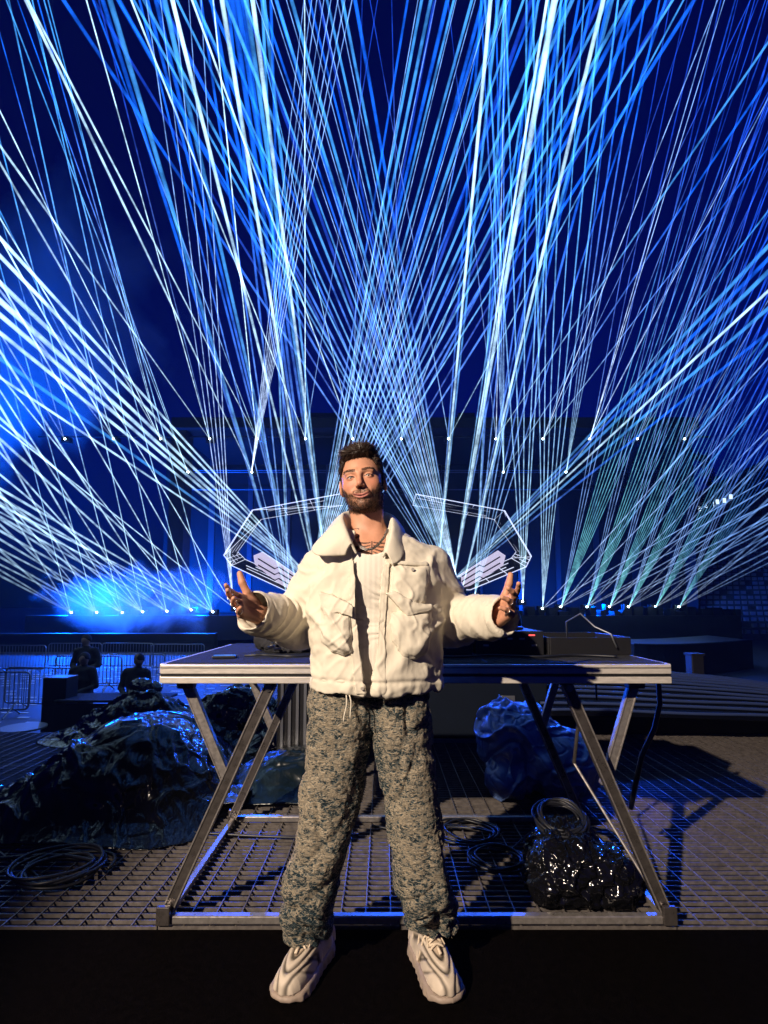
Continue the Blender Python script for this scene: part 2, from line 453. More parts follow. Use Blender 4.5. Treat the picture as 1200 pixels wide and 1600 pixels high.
for px in range(330, 1060, 60):
    wbox('wall_seam', px, px + 1, 670, 958, SY + 7.9, 0.06, M['stage_truss'], st)
# fixture bars that carry the lasers
for py in (682.5,): 
    a = P(60, py, SY); b = P(1110, py, SY)
    MB().tube([a, b], 0.06, 6).build('truss_chord', M['stage_dark'], st)
# gear along the stage front
for k in range(46):
    px = 380 + k * 17 + rnd.uniform(-5, 5); hgt = rnd.uniform(4, 15)
    if 480 < px < 700: continue
    wbox('speaker_box', px, px + rnd.uniform(7, 16), 962 - hgt, 961.8, SY - 1.2 - rnd.random() * .2, 0.8, M['stage_dark'], st)

# ------------------------------------------------------------------ the ring-shaped set piece in the stage (LED lines on dark faces)
rg = empty('ring_set_piece', P(590, 962, SY + 1), 'white lit angular ring set piece on the far stage behind the man', 'set piece')
RY0, RY1 = SY - 0.2, SY + 4.5
outer = [(350, 868), (395, 797), (530, 772), (650, 772), (788, 798), (830, 870), (822, 886), (735, 922), (450, 925), (362, 884)]
inner = [(372, 862), (408, 812), (535, 790), (645, 790), (772, 812), (806, 862), (798, 872), (722, 905), (462, 908), (384, 874)]
def line_strip(name, pts, Y, wd, material, parent, closed=False):
    pp = [P(x, y, Y) for x, y in pts]
    return MB().tube(pp, wd, 5, closed=closed).build(name, material, parent)
for i in range(len(outer)):
    j = (i + 1) % len(outer)
    a, b = P(*outer[i], RY0), P(*outer[j], RY0); c, d = P(*inner[j], RY1), P(*inner[i], RY1)
    off = Vector((0, 0.12, 0))
    MB().add([a, b, c, d, a + off, b + off, c + off, d + off], [(0, 1, 2, 3), (7, 6, 5, 4), (0, 4, 5, 1), (1, 5, 6, 2), (2, 6, 7, 3), (3, 7, 4, 0)]).build('ring_face', M['stage_dark'], rg)
    if i in (2, 7, 8): 
        pass
    for f in (0.02, 0.3, 0.5, 0.72, 0.97):
        t0, t1 = (rnd.uniform(0, .3), rnd.uniform(.6, 1)) if f not in (0.02, 0.97) else (0.0, 1.0)
        if i in (2,) : continue
        p0 = a.lerp(d, f).lerp(b.lerp(c, f), t0) - Vector((0, .08, 0)); p1 = a.lerp(d, f).lerp(b.lerp(c, f), t1) - Vector((0, .08, 0))
        MB().tube([p0, p1], 0.05 if i in (0, 4) else 0.03, 5).build('light_line', M['led_line'], rg)
for i in range(len(outer)):
    j = (i + 1) % len(outer)
    for f in (0.0, 0.33, 0.66):
        a = P(*outer[i], RY0).lerp(P(*outer[j], RY0), f); b = P(*inner[i], RY1).lerp(P(*inner[j], RY1), f)
        if i not in (2, 7, 8): MB().tube([a - Vector((0, .09, 0)), b - Vector((0, .09, 0))], 0.022, 5).build('cross_line', M['led_line'], rg)
    if i in (0, 1, 3, 4, 5, 9):
        a = P(*outer[i], RY0 - .1); b = P(*inner[j], RY1 - .1); MB().tube([a, b], 0.018, 5).build('cross_line', M['led_line'], rg)
# the two bright slanted panels low in the ring
for pts, nm in (([(396, 868), (410, 862), (478, 908), (478, 934), (440, 915), (398, 882)], 0), ([(790, 868), (778, 860), (712, 902), (708, 922), (735, 915), (786, 884)], 1)):
    v = [P(x, y, RY0 + 0.8) for x, y in pts]; n = len(v)
    vs = v + [q + Vector((0, 0.25, 0)) for q in v]
    fs = [tuple(range(n)), tuple(range(2 * n - 1, n - 1, -1))] + [(i, (i + 1) % n, n + (i + 1) % n, n + i) for i in range(n)]
    MB().add(vs, fs).build('slanted_panel', M['led_panel'], rg)
    cx_ = sum(q[0] for q in pts) / n; cy_ = sum(q[1] for q in pts) / n
    for k in range(4):
        dx = -1 if nm else 1
        f = 0.25 + 0.18 * k
        a = (cx_ - dx * 30, cy_ - 22 + 10 * k); b = (cx_ - dx * 4, cy_ - 6 + 9 * k); c = (cx_ + dx * 2, cy_ - 9 + 9 * k); d = (cx_ + dx * 30, cy_ + 9 + 8 * k)
        line_strip('panel_joint', [a, b, c, d], RY0 + 0.72, 0.045, M['stage_dark'], rg)

# ------------------------------------------------------------------ right: grandstand, lit house, trees
gs = empty('grandstand', (30, 36, PIT), 'dark stepped grandstand with rows of pale seats at far right', 'grandstand')
rows = 26
seat = MB()
for r in range(rows):
    z = PIT + 0.4 + r * 0.42; y0 = 38 + r * 0.85
    x0 = 19.5 + max(0, r - 12) * 0.9
    MB().box((44, y0 + 0.45, (z + PIT) / 2), (44 - x0, 0.44, (z - PIT) / 2)).build('tier', M['stone'], gs)
    for s in range(64):
        x = x0 + 0.6 + s * 0.56
        if x > 46 or rnd.random() < .08: continue
        seat.box((x, y0 + 0.25, z + 0.16), (0.16, 0.10, 0.13))
tag(seat.build('seats', M['seat_pale'], gs), kind='stuff')
hs = empty('lit_house', P(1120, 830, 62), 'dark house with a slanting row of small lit windows at far right', 'house')
wall_rot = Matrix.Rotation(R(0), 3, 'Z')
a = P(1078, 800, 62); b = P(1196, 690, 62)
m = MB(); m.add([P(1078, 860, 62), P(1230, 860, 62), P(1230, 700, 62), P(1160, 735, 62), P(1078, 775, 62),
                 P(1078, 860, 70), P(1230, 860, 70), P(1230, 700, 70), P(1160, 735, 70), P(1078, 775, 70)],
                [(0, 1, 2, 3, 4), (9, 8, 7, 6, 5), (0, 5, 6, 1), (1, 6, 7, 2), (2, 7, 8, 3), (3, 8, 9, 4), (4, 9, 5, 0)])
m.build('wall', M['stone'], hs)
for px, py in ((1094, 795), (1103, 790), (1113, 788), (1121, 784), (1132, 782), (1142, 776)):
    q = P(px, py, 61.9)
    MB().box(q, (0.16, 0.06, 0.26)).build('window', M['window_light'], hs)
for px, py in ((1160, 790), (1178, 770), (1150, 812), (1185, 800)):
    MB().box(P(px, py, 61.95), (0.35, 0.08, 0.5)).build('window', M['stage_dark'], hs)

def leaf_tree(name, base, height, spread, label, kind, seed, crown0=0.35):
    rr = random.Random(seed)
    t = empty(name, base, label, 'tree', 'trees beside the far stage')
    base = Vector(base); top = base + Vector((0, 0, height))
    tr = MB(); tr.tube([base, base.lerp(top, .5) + Vector((.1, 0, 0)), top], 0.28, 8, 0.05)
    cr = MB(); 
    nb = 26 if kind == 'conifer' else 18
    for k in range(nb):
        f = crown0 + (1 - crown0) * k / nb; p = base.lerp(top, f); a = rr.uniform(0, 6.28)
        ln = spread * (1 - f * 0.75 if kind == 'conifer' else 0.6 + 0.4 * math.sin(f * 3.0)) * rr.uniform(.6, 1.1)
        d = Vector((math.cos(a), math.sin(a), rr.uniform(-.05, .45))).normalized()
        tr.tube([p, p + d * ln], 0.07, 5, 0.015)
        for q in range(46):
            c = p + d * ln * rr.uniform(.25, 1.05) + Vector((rr.gauss(0, .22), rr.gauss(0, .22), rr.gauss(0, .16)))
            u = Vector((rr.gauss(0, 1), rr.gauss(0, 1), rr.gauss(0, 1))).normalized() * rr.uniform(.1, .24)
            v = Vector((rr.gauss(0, 1), rr.gauss(0, 1), rr.gauss(0, 1))).normalized() * rr.uniform(.05, .12)
            cr.add([c - u, c + v, c + u, c - v], [(0, 1, 2, 3)])
    tr.build('trunk', M['bark'], t); cr.build('crown', M['leaf'], t)
for (px, py, Y, hgt, sp, sd, kd, lb) in ((1088, 905, 47, 19.6, 3.2, 1, 'conifer', 'tall dark conifer just right of the stage roof'),
                                  (1118, 905, 50, 17.0, 2.8, 2, 'conifer', 'lower dark tree right of the tall conifer'),
                                  (1062, 905, 46, 15.5, 2.6, 3, 'broad', 'dark bushy tree left of the tall conifer')):
    q = P(px, py, Y)
    leaf_tree('dark_tree', (q.x, Y, PIT), hgt, sp, lb, kd, sd)
# ================================================================== LASERS
def beam_material(name, c0, c1, s0, s1):
    m = bpy.data.materials.new(name); m.use_nodes = True; t = m.node_tree; t.nodes.clear()
    out = t.nodes.new('ShaderNodeOutputMaterial'); add = t.nodes.new('ShaderNodeAddShader')
    tr = t.nodes.new('ShaderNodeBsdfTransparent'); em = t.nodes.new('ShaderNodeEmission')
    at = t.nodes.new('ShaderNodeAttribute'); at.attribute_name = 'along'
    cr = t.nodes.new('ShaderNodeValToRGB'); e = cr.color_ramp.elements
    e[0].color = (*c0, 1); e[1].color = (*c1, 1); e[0].position = 0.05; e[1].position = 0.85
    t.links.new(at.outputs['Fac'], cr.inputs[0]); t.links.new(cr.outputs[0], em.inputs[0])
    mr = t.nodes.new('ShaderNodeMapRange'); mr.inputs[3].default_value = s0; mr.inputs[4].default_value = s1
    t.links.new(at.outputs['Fac'], mr.inputs[0])
    # drifting smoke: the beam is brighter where the smoke is thicker
    tc = t.nodes.new('ShaderNodeNewGeometry'); n = t.nodes.new('ShaderNodeTexNoise'); n.inputs['Scale'].default_value = 1.6
    n.inputs['Detail'].default_value = 5; n.inputs['Roughness'].default_value = 0.7
    t.links.new(tc.outputs['Position'], n.inputs['Vector'])
    m2 = t.nodes.new('ShaderNodeMapRange'); m2.inputs[1].default_value = 0.38; m2.inputs[2].default_value = 0.60
    m2.inputs[3].default_value = 0.4; m2.inputs[4].default_value = 1.35
    t.links.new(n.outputs['Fac'], m2.inputs[0])
    # path length through a round beam: thin at its rim
    lw = t.nodes.new('ShaderNodeLayerWeight'); lw.inputs[0].default_value = 0.5
    inv = t.nodes.new('ShaderNodeMath'); inv.operation = 'SUBTRACT'; inv.inputs[0].default_value = 1.0
    t.links.new(lw.outputs['Facing'], inv.inputs[1])
    a = t.nodes.new('ShaderNodeMath'); a.operation = 'MULTIPLY'; b = t.nodes.new('ShaderNodeMath'); b.operation = 'MULTIPLY'
    t.links.new(mr.outputs[0], a.inputs[0]); t.links.new(m2.outputs[0], a.inputs[1])
    t.links.new(a.outputs[0], b.inputs[0]); t.links.new(inv.outputs[0], b.inputs[1])
    t.links.new(b.outputs[0], em.inputs[1])
    t.links.new(tr.outputs[0], add.inputs[0]); t.links.new(em.outputs[0], add.inputs[1]); t.links.new(add.outputs[0], out.inputs[0])
    m.cycles.emission_sampling = 'NONE'
    return m
BM = {
 'w': beam_material('beam_white', (0.58, 0.84, 1.0), (0.48, 0.76, 1.0), 1.0, 1.0),
 'p': beam_material('beam_pale', (0.55, 0.85, 1.0), (0.06, 0.36, 1.0), 0.65, 0.6),
 'b': beam_material('beam_blue', (0.45, 0.78, 1.0), (0.008, 0.14, 1.0), 0.6, 0.6),
 'd': beam_material('beam_deep', (0.30, 0.55, 1.0), (0.01, 0.06, 0.62), 0.5, 0.5),
 't': beam_material('beam_teal', (0.25, 0.85, 0.85), (0.01, 0.07, 0.65), 0.45, 0.5),
 'f': beam_material('beam_fine', (0.62, 0.78, 1.0), (0.20, 0.42, 1.0), 0.7, 0.6),
}
def make_beam(src, end, r0, r1, key, parent, ext=1.0):
    src = Vector(src); end = Vector(end); ax = (end - src).normalized()
    u = ax.cross(Vector((0, 1, 0)));
    if u.length < 1e-3: u = Vector((1, 0, 0))
    u.normalize(); v = ax.cross(u); N = 8; S = 14
    vs = []; al = []; fs = []
    for i in range(S + 1):
        f = i / S; p = src.lerp(end, f); r = r0 + (r1 - r0) * f
        for k in range(N):
            a = 2 * math.pi * k / N; vs.append(p + (u * math.cos(a) + v * math.sin(a)) * r); al.append(min(1.0, f * ext))
    for i in range(S):
        for k in range(N):
            k2 = (k + 1) % N; fs.append((i * N + k, i * N + k2, (i + 1) * N + k2, (i + 1) * N + k))
    me = bpy.data.meshes.new('beam'); me.from_pydata(vs, [], fs)
    at = me.attributes.new('along', 'FLOAT', 'POINT'); at.data.foreach_set('value', al)
    me.polygons.foreach_set('use_smooth', [True] * len(me.polygons)); me.materials.append(BM[key])
    o = link('beam', me, parent); o.visible_shadow = True
    return o
def exit_point(x, y, ax, ay):
    """where the picture line from (x,y) through (ax,ay) leaves a frame a bit larger than the photograph"""
    dx, dy = ax - x, ay - y; best = 1e9
    for lim, d, o in ((-60, dx, x), (1260, dx, x), (-80, dy, y)):
        if abs(d) > 1e-6:
            t = (lim - o) / d
            if t > 0: best = min(best, t)
    return x + dx * best, y + dy * best
LR = random.Random(3)
housing_me = None
def laser(px, py, Y, label, aims, group):
    """aims: (ax, ay, key, width_px_at_exit, width_px_at_source, Y_exit)"""
    src = P(px, py, Y)
    root = empty('laser_projector', src, label, 'laser', group)
    h = MB(); h.box(src + Vector((0, 0.32, -0.02)), (0.24, 0.22, 0.16)); h.build('housing', M['black_metal'], root)
    h = MB(); h.bar(src + Vector((-.28, .32, -.16)), src + Vector((-.28, .32, .14)), .03, .06, (0, 1, 0)); h.bar(src + Vector((.28, .32, -.16)), src + Vector((.28, .32, .14)), .03, .06, (0, 1, 0)); h.box(src + Vector((0, .32, -.2)), (.3, .08, .02))
    h.build('bracket', M['black_metal'], root)
    l = MB(); l.cyl(src + Vector((0, 0.08, 0)), (0, 1, 0), 0.055, 0.03, 10); l.build('lens', M['laser_lens'], root)
    for a in aims:
        ax, ay, key, wp, ws, Ye = a
        ex, ey = exit_point(px, py, ax, ay)
        e = P(ex, ey, Ye)
        r1 = wp * (0.42 if wp < 7 else 0.37) * Ye / F; r0 = ws * 0.5 * Y / F
        k = 1.10                                            # the beam goes on well past the picture
        make_beam(src, src + (e - src) * k, r0, r0 + (r1 - r0) * k, key, root, k)
def fan(px, py, ay, xs, key, wp, ws, Ye):
    return [(x, ay, key, wp * LR.uniform(.75, 1.25), ws, Ye * LR.uniform(.85, 1.15)) for x in xs]
def ang(px, py, degs, key, wp, ws, Ye):
    return [(px + 100 * math.cos(R(d)), py - 100 * math.sin(R(d)), key, wp * LR.uniform(.75, 1.3), ws, Ye) for d in degs]
YL = SY - 1.2
UP = 'lasers on the roof truss of the stage'; MID = 'lasers hung below the roof truss'; LO = 'lasers along the left stage edge'; RO = 'lasers along the right stage edge'; CE = 'lasers in the middle of the stage'
ordn = ['first', 'second', 'third', 'fourth', 'fifth', 'sixth', 'seventh', 'eighth', 'ninth', 'tenth', 'eleventh', 'twelfth', 'thirteenth', 'fourteenth']
# roof truss, left to right
upper = {
 100: [(0, 520, 'w', 5, 1.5, 9), (30, 440, 'p', 3, 1.2, 10)],
 176: [(72, 312, 'b', 3, 1.3, 14), (0, 330, 'p', 3.5, 1.3, 11), (20, 480, 'w', 6, 1.5, 7)],
 250: [(75, 0, 'p', 3, 1.2, 14), (8, 190, 'w', 3.5, 1.3, 12), (0, 255, 'w', 6, 1.6, 8), (59, 0, 'b', 3.5, 1.2, 14)],
 327: [(135, 0, 'w', 3.5, 1.3, 12), (8, 239, 'w', 6, 1.5, 8), (230, 300, 'd', 4, 1.2, 12)],
 401: [(145, 195, 'w', 7, 1.5, 7), (333, 0, 'w', 3.5, 1.4, 14), (205, 160, 'b', 5, 1.2, 12)],
 477: [(476, 0, 'w', 2.6, 1.3, 16), (590, 0, 'd', 2.2, 1.4, 18), (205, 0, 'w', 5, 1.6, 9)],
 551: [(300, 0, 'w', 5.5, 1.6, 9), (566, 0, 'd', 2.2, 1.3, 18), (392, 0, 'p', 3, 1.2, 14)],
 627: [(878, 0, 'p', 5, 1.5, 9), (612, 0, 'd', 2.2, 1.3, 18), (760, 0, 'b', 4, 1.2, 14)],
 701: [(578, 0, 'd', 2.2, 1.5, 18), (1068, 0, 'p', 4.5, 1.6, 9)],
 775: [(900, 503, 'p', 6, 1.5, 8), (778, 550, 'f', 2.5, 1.3, 18), (700, 0, 'd', 2.2, 1.0, 18)],
 849: [(930, 450, 'd', 2.6, 1.0, 14), (960, 450, 'd', 2.6, 1.0, 14), (884, 597, 'f', 2.5, 1.3, 16), (900, 619, 'b', 4, 1.4, 12)],
 922: [(1120, 300, 'd', 2.6, 1.0, 13), (1012, 450, 'd', 2.6, 1.0, 14), (990, 450, 'f', 2.2, 1.3, 16), (994, 450, 'f', 2.0, 1.2, 16), (1045, 450, 'f', 2.5, 1.3, 14)],
 997: [(1088, 450, 'd', 2.6, 1.0, 13), (1110, 450, 'd', 2.6, 1.0, 13), (1130, 480, 'b', 3.5, 1.2, 12), (1060, 520, 'd', 3, 1.2, 14)],
 1071: [(1130, 610, 'p', 5, 1.4, 9), (1128, 590, 'f', 2.5, 1.2, 11), (1180, 590, 'b', 4, 1.2, 9)],
}
for i, (x, aims) in enumerate(upper.items()):
    laser(x, 685, YL, '%s laser from the left on the roof truss of the stage' % ordn[i], aims, UP)
mids = {
 293: [(225, 560, 'p', 3.5, 1.2, 12), (240, 590, 'b', 3, 1.2, 14)],
 393: [(40, 0, 'w', 9, 1.6, 6)] + fan(393, 737, 0, (475, 487, 495, 506, 517, 528, 539, 550), 'f', 2.4, 0.9, 18),
 787: [(900, 569, 'b', 6, 1.5, 8)] + fan(787, 737, 550, (778, 781, 784, 787), 'b', 4, 1.2, 12),
 885: [(1200, 330, 'p', 4, 1.4, 10)] + fan(885, 737, 600, (900, 904, 908, 912), 'b', 4.5, 1.2, 10),
}
for (x, aims), nm in zip(mids.items(), ('leftmost', 'second from left', 'second from right', 'rightmost')):
    laser(x, 737, YL, '%s of the four lasers hung a step below the roof truss' % nm, aims, MID)
# left edge of the stage
left = [(110, 957), (150, 957), (190, 957), (222, 956), (260, 955), (298, 953), (332, 956), (366, 950)]
for i, (x, y) in enumerate(left):
    j = LR.uniform(-2, 2)
    aims = ang(x, y, (180 - 28 - j, 180 - 31.5 - j), 'w', 5.5, 1.8, 8) + ang(x, y, (180 - 41 + j,), 'w', 6, 1.8, 8) + ang(x, y, (180 - 59 + j, ), 'w', 5, 1.7, 9)
    aims += ang(x, y, (180 - 76 - j,), 'p', 3, 1.3, 14)
    if i % 2: aims += ang(x, y, (180 - 50 + j,), 'w', 4, 1.5, 10)
    if i == 7: aims = ang(x, y, (180 - 38, 180 - 59), 'w', 4, 1.6, 10)
    laser(x, y, YL, '%s laser from the left along the smoky left stage edge' % ordn[i], aims, LO)
# narrow upright fans beside the man's hands
laser(364, 940, YL, 'laser shooting a narrow upright fan above the man\'s hand near the smoke', fan(364, 940, 600, (315, 323, 331, 339, 346), 'f', 2.5, 1.2, 16), CE)
laser(817, 940, YL, 'laser shooting a narrow upright fan above the man\'s hand near the mixer', fan(817, 940, 450, (786, 803, 820, 838, 848), 'p', 4.5, 1.2, 12), CE)
# middle of the stage, behind the man
mid = [
 (452, 940, [(306, 450, 'p', 15, 2.2, 5.2), (300, 450, 'b', 12, 2, 5.5), (430, 450, 'p', 9, 2, 7), (437, 450, 'b', 8, 1.5, 7)], 'laser with steep beams hidden behind the raised sleeve near the smoke'),
 (470, 940, [(359, 450, 'p', 14, 2.2, 5.2), (352, 450, 'b', 12, 1.6, 5.6), (345, 450, 'b', 10, 1.6, 6)], 'laser behind the elbow with wide pale beams leaning left'),
 (488, 895, [(x, 450, 'p' if k % 3 else 'b', 7 + (k % 4) * 1.5, 1.5, 8) for k, x in enumerate((562, 573, 580, 593, 598, 612, 626, 638, 652, 664, 678, 690, 704, 718, 733, 750, 768))], 'laser behind the shoulder fanning crossed beams up to the right'),
 (494, 905, [(381, 450, 'w', 12, 2.2, 5.2), (420, 450, 'w', 13, 2.2, 5.2), (428, 450, 'b', 16, 2, 5.5), (436, 450, 'b', 14, 2, 5.5), (412, 450, 'b', 12, 2, 6)], 'laser behind the chest with broad white upright beams left of his head'),
 (512, 905, [(453, 450, 'w', 13, 2.4, 5.2), (448, 450, 'p', 14, 2, 5.4), (462, 450, 'p', 10, 2, 6), (441, 450, 'b', 14, 2, 5.6)], 'laser behind the chest with the brightest broad beams left of his head'),
 (505, 925, [(0, 372, 'w', 10, 1.9, 6), (0, 400, 'w', 11, 1.9, 6), (0, 442, 'w', 13, 2.0, 5.4), (0, 470, 'w', 15, 2.0, 5.2), (0, 492, 'w', 13, 2.0, 5.2), (0, 520, 'w', 11, 2, 5.4), (0, 560, 'p', 11, 2, 5.6), (0, 590, 'w', 7, 2, 6)], 'laser behind the man throwing thick white beams to the far left'),
 (690, 925, [(1200, 385, 'p', 11, 1.9, 5.6), (1200, 405, 'b', 11, 1.9, 5.6), (1200, 425, 'p', 12, 2, 5.4), (1200, 455, 'w', 8, 1.8, 6), (1200, 482, 'p', 10, 2, 5.6), (1200, 520, 'b', 9, 1.8, 6)], 'laser behind the man throwing pale blue beams to the far right'),
 (684, 895, [(725, 450, 'w', 11, 2.2, 5.4), (731, 450, 'p', 9, 1.6, 6), (718, 450, 'b', 8, 1.6, 6)], 'laser behind the far shoulder with upright white beams right of his head'),
 (706, 920, [(788, 450, 'w', 18, 2.2, 5.0), (782, 450, 'w', 8, 1.6, 5.6), (797, 450, 'b', 9, 1.6, 6), (775, 450, 'p', 7, 1.4, 7)], 'laser behind the sleeve with the broadest white beams right of his head'),
 (714, 905, [(x, 450, 'p' if k % 3 else 'b', 6 + (k % 4) * 1.5, 1.5, 8) for k, x in enumerate((448, 460, 468, 480, 494, 508, 520, 532, 547, 560, 572, 584, 598, 612, 624, 634))], 'laser behind the sleeve fanning crossed beams up to the left'),
 (722, 922, [(835, 450, 'w', 12, 2, 5.4), (842, 450, 'p', 10, 1.6, 5.6), (826, 450, 'b', 8, 1.6, 6)], 'laser above the far sleeve with wide beams leaning right'),
 (742, 930, [(770, 450, 'b', 9, 1.6, 6), (766, 450, 'p', 7, 1.6, 7), (812, 450, 'b', 7, 1.5, 7), (850, 450, 'b', 9, 1.5, 6)], 'laser over the forearm with blue beams near the mixer'),
]
mid[4][2].extend([(x, 450, 'b' if k % 2 else 'd', 9 + (k % 3) * 2, 1.2, 7.5) for k, x in enumerate((596, 634, 672, 700, 726, 752, 780, 800))])
mid[8][2].extend([(x, 450, 'b' if k % 2 else 'd', 9 + (k % 3) * 2, 1.2, 7.5) for k, x in enumerate((600, 566, 540, 500, 474, 440, 420, 396))])
mid[11][2].extend([(x, 450, 'b', 6 + (k % 3) * 2, 1.2, 8) for k, x in enumerate((790, 826, 868, 896))])
mid[0][2].extend([(x, 450, 'b', 6 + (k % 3) * 2, 1.2, 8) for k, x in enumerate((330, 380, 402))])
mid[3][2].extend([(x, 450, 'f', 2.2, 0.9, 15) for x in (574, 588, 604, 619, 632, 645)])
mid[9][2].extend([(x, 450, 'f', 2.2, 0.9, 15) for x in (556, 568, 580, 594, 606, 620)])
for x, y, aims, lb in mid: laser(x, y, YL, lb, aims, CE)
# right edge of the stage
right = [(848, 951), (877, 948), (918, 948), (953, 948), (983, 948), (1025, 948), (1062, 948)]
for i, (x, y) in enumerate(right):
    j = LR.uniform(-1.5, 1.5)
    if i == 0:
        aims = fan(x, y, 450, (840, 853, 867, 882, 896, 910), 'p', 4.5, 1.0, 12) + ang(x, y, (30, 48), 'f', 3, 1.3, 12)
    else:
        base = 71 - i * 2.2
        aims = ang(x, y, [base + q * 1.3 for q in range(-2, 5)], 't', 3.0, 1.0, 13) + ang(x, y, [base + 8 + q * 1.5 for q in range(3)], 'd', 2.6, 1.0, 13)
        aims += ang(x, y, (54 - i * 2 + j,), 'p' if i < 3 else 'f', 5, 1.5, 9) + ang(x, y, (47 - i * 1.5 - j,), 'f', 3, 1.3, 11) + ang(x, y, (30 + j, 26.5 + j * .5), 'f', 3.4, 1.3, 10)
    laser(x, y, YL, '%s laser from the left along the right stage edge' % ordn[i], aims, RO)
# ================================================================== THE MAN
tone_material('skin', 0.5, 0.4, bump=0.12, bscale=500)
mat('hair', (0.022, 0.012, 0.007), 0.6, spec=0.3, var=0.5, vscale=60)
mat('hair_strand', (0.060, 0.030, 0.016), 0.42, spec=0.5, var=0.75, vscale=90)
mat('beard_hair', (0.045, 0.024, 0.014), 0.55, spec=0.4, var=0.5, vscale=120)
mat('eye_white', (0.32, 0.28, 0.26), 0.25); mat('iris', (0.03, 0.015, 0.008), 0.15)
mat('jacket', (0.70, 0.64, 0.52), 0.80, spec=0.25, var=0.07, vscale=14)
crinkle('jacket', 16, 44, 0.34, 0.008)
mat('lining', (0.10, 0.085, 0.08), 0.8)
mat('tank', (0.72, 0.67, 0.58), 0.8, spec=0.25)
mat('chain', (0.28, 0.26, 0.24), 0.3, metal=1.0); mat('ring_metal', (0.6, 0.58, 0.55), 0.2, metal=1.0)
mat('shoe_cream', (0.62, 0.47, 0.33), 0.55, spec=0.3, var=0.15, vscale=30)
mat('shoe_sole', (0.36, 0.28, 0.22), 0.6, var=0.3, vscale=40)
mat('lace', (0.66, 0.54, 0.40), 0.85)
mat('snap', (0.55, 0.5, 0.42), 0.35, metal=0.5)
mat('thread', (0.40, 0.33, 0.23), 0.9, var=0.6, vscale=40); mat('thread_blue', (0.07, 0.13, 0.16), 0.9, var=0.5, vscale=50)

man = empty('person', (-0.03, 1.85, 0), 'smiling bearded man in cream jacket and frayed jeans with arms spread before the table', 'person')
BX = -0.03
HC = np.array(P(566.5, 753, 1.86))
HR = np.array(Matrix.Rotation(R(-5), 3, 'Z') @ Matrix.Rotation(R(-7.5), 3, 'Y') @ Matrix.Rotation(R(-3), 3, 'X'))
HS = np.array([1.0, 1.0, 1.0])
def head_local(p): return (((p - HC.astype(f32)) @ HR.astype(f32)) / HS).astype(f32)
def head_world(v): return (np.asarray(v) * HS) @ HR.T + HC
def mir(p): q = p.copy(); q[:, 0] = np.abs(q[:, 0]); return q

def sd_head(p):
    q = head_local(p); s = mir(q)
    d = ell(q, (0, 0.012, 0.028), (0.0745, 0.094, 0.086))
    d = smin(d, ell(q, (0, -0.028, -0.030), (0.0665, 0.062, 0.080)), 0.030)
    d = smin(d, ell(s, (0.022, -0.018, -0.072), (0.036, 0.050, 0.034)), 0.020)           # jaw
    d = smin(d, ell(q, (0, -0.072, -0.099), (0.023, 0.018, 0.017)), 0.024)               # chin
    d = smin(d, ell(s, (0.042, -0.056, -0.032), (0.021, 0.021, 0.020)), 0.022)           # cheek
    d = smin(d, cap(s, (0.008, -0.086, 0.013), (0.044, -0.075, 0.015), 0.0085, 0.0085), 0.012)   # brow
    d = smax(d, -ell(s, (0.031, -0.101, -0.004), (0.020, 0.020, 0.012)), 0.010)             # eye socket
    d = smin(d, ell(s, (0.031, -0.0765, -0.005), (0.0155, 0.0128, 0.0115)), 0.004)       # lids
    d = smax(d, -ell(s, (0.031, -0.0905, -0.0058), (0.0140, 0.0060, 0.0018)), 0.0015)    # eye slit
    d = smin(d, cap(q, (0, -0.089, 0.006), (0, -0.109, -0.036), 0.0074, 0.0098), 0.010)  # nose
    d = smin(d, ell(s, (0.0112, -0.098, -0.041), (0.0068, 0.010, 0.0064)), 0.005)
    d = smax(d, -ell(s, (0.007, -0.105, -0.048), (0.0028, 0.005, 0.003)), 0.002)
    d = smin(d, ell(s, (0.018, -0.083, -0.060), (0.020, 0.012, 0.013)), 0.010)           # muzzle
    mz = -0.0735 + 12.0 * s[:, 0] ** 2                                              # smile line
    qq = q.copy(); qq[:, 2] -= mz
    d = smin(d, ell(qq, (0, -0.0830, 0.0036), (0.029, 0.0110, 0.0040)), 0.004)
    d = smin(d, ell(qq, (0, -0.0825, -0.0058), (0.025, 0.0110, 0.0052)), 0.004)
    d = smax(d, -ell(qq, (0, -0.0955, -0.0008), (0.031, 0.008, 0.0012)), 0.002)
    d = smax(d, -cap(s, (0.023, -0.096, -0.040), (0.036, -0.084, -0.066), 0.0035, 0.003), 0.010)   # laugh line
    e = ell(s, (0.0785, 0.012, -0.012), (0.0085, 0.019, 0.031), np.array(Matrix.Rotation(R(18), 3, 'Z')))
    e = smax(e, -ell(s, (0.088, 0.007, -0.008), (0.006, 0.010, 0.017)), 0.004)
    d = smin(d, e, 0.006)
    return d
NB = V3(-0.050, 1.885, 1.440)
def sd_neck(p):
    a = head_world((0, 0.022, -0.055))
    d = cap(p, a, NB, 0.054, 0.060)
    for sx in (-1, 1):
        d = smin(d, cap(p, NB + V3(sx * 0.03, 0.02, 0.03), NB + V3(sx * 0.15, 0.0, -0.045), 0.040, 0.048), 0.05)
        d = smin(d, cap(p, head_world((sx * 0.058, 0.03, -0.05)), NB + V3(sx * 0.022, -0.062, -0.005), 0.010, 0.009), 0.02)
        d = smin(d, cap(p, NB + V3(sx * 0.022, -0.062, -0.022), NB + V3(sx * 0.13, -0.035, 0.005), 0.012, 0.011), 0.015)
    d = smin(d, ell(p, (BX - 0.012, 1.865, 1.335), (0.150, 0.105, 0.135)), 0.05)
    return d

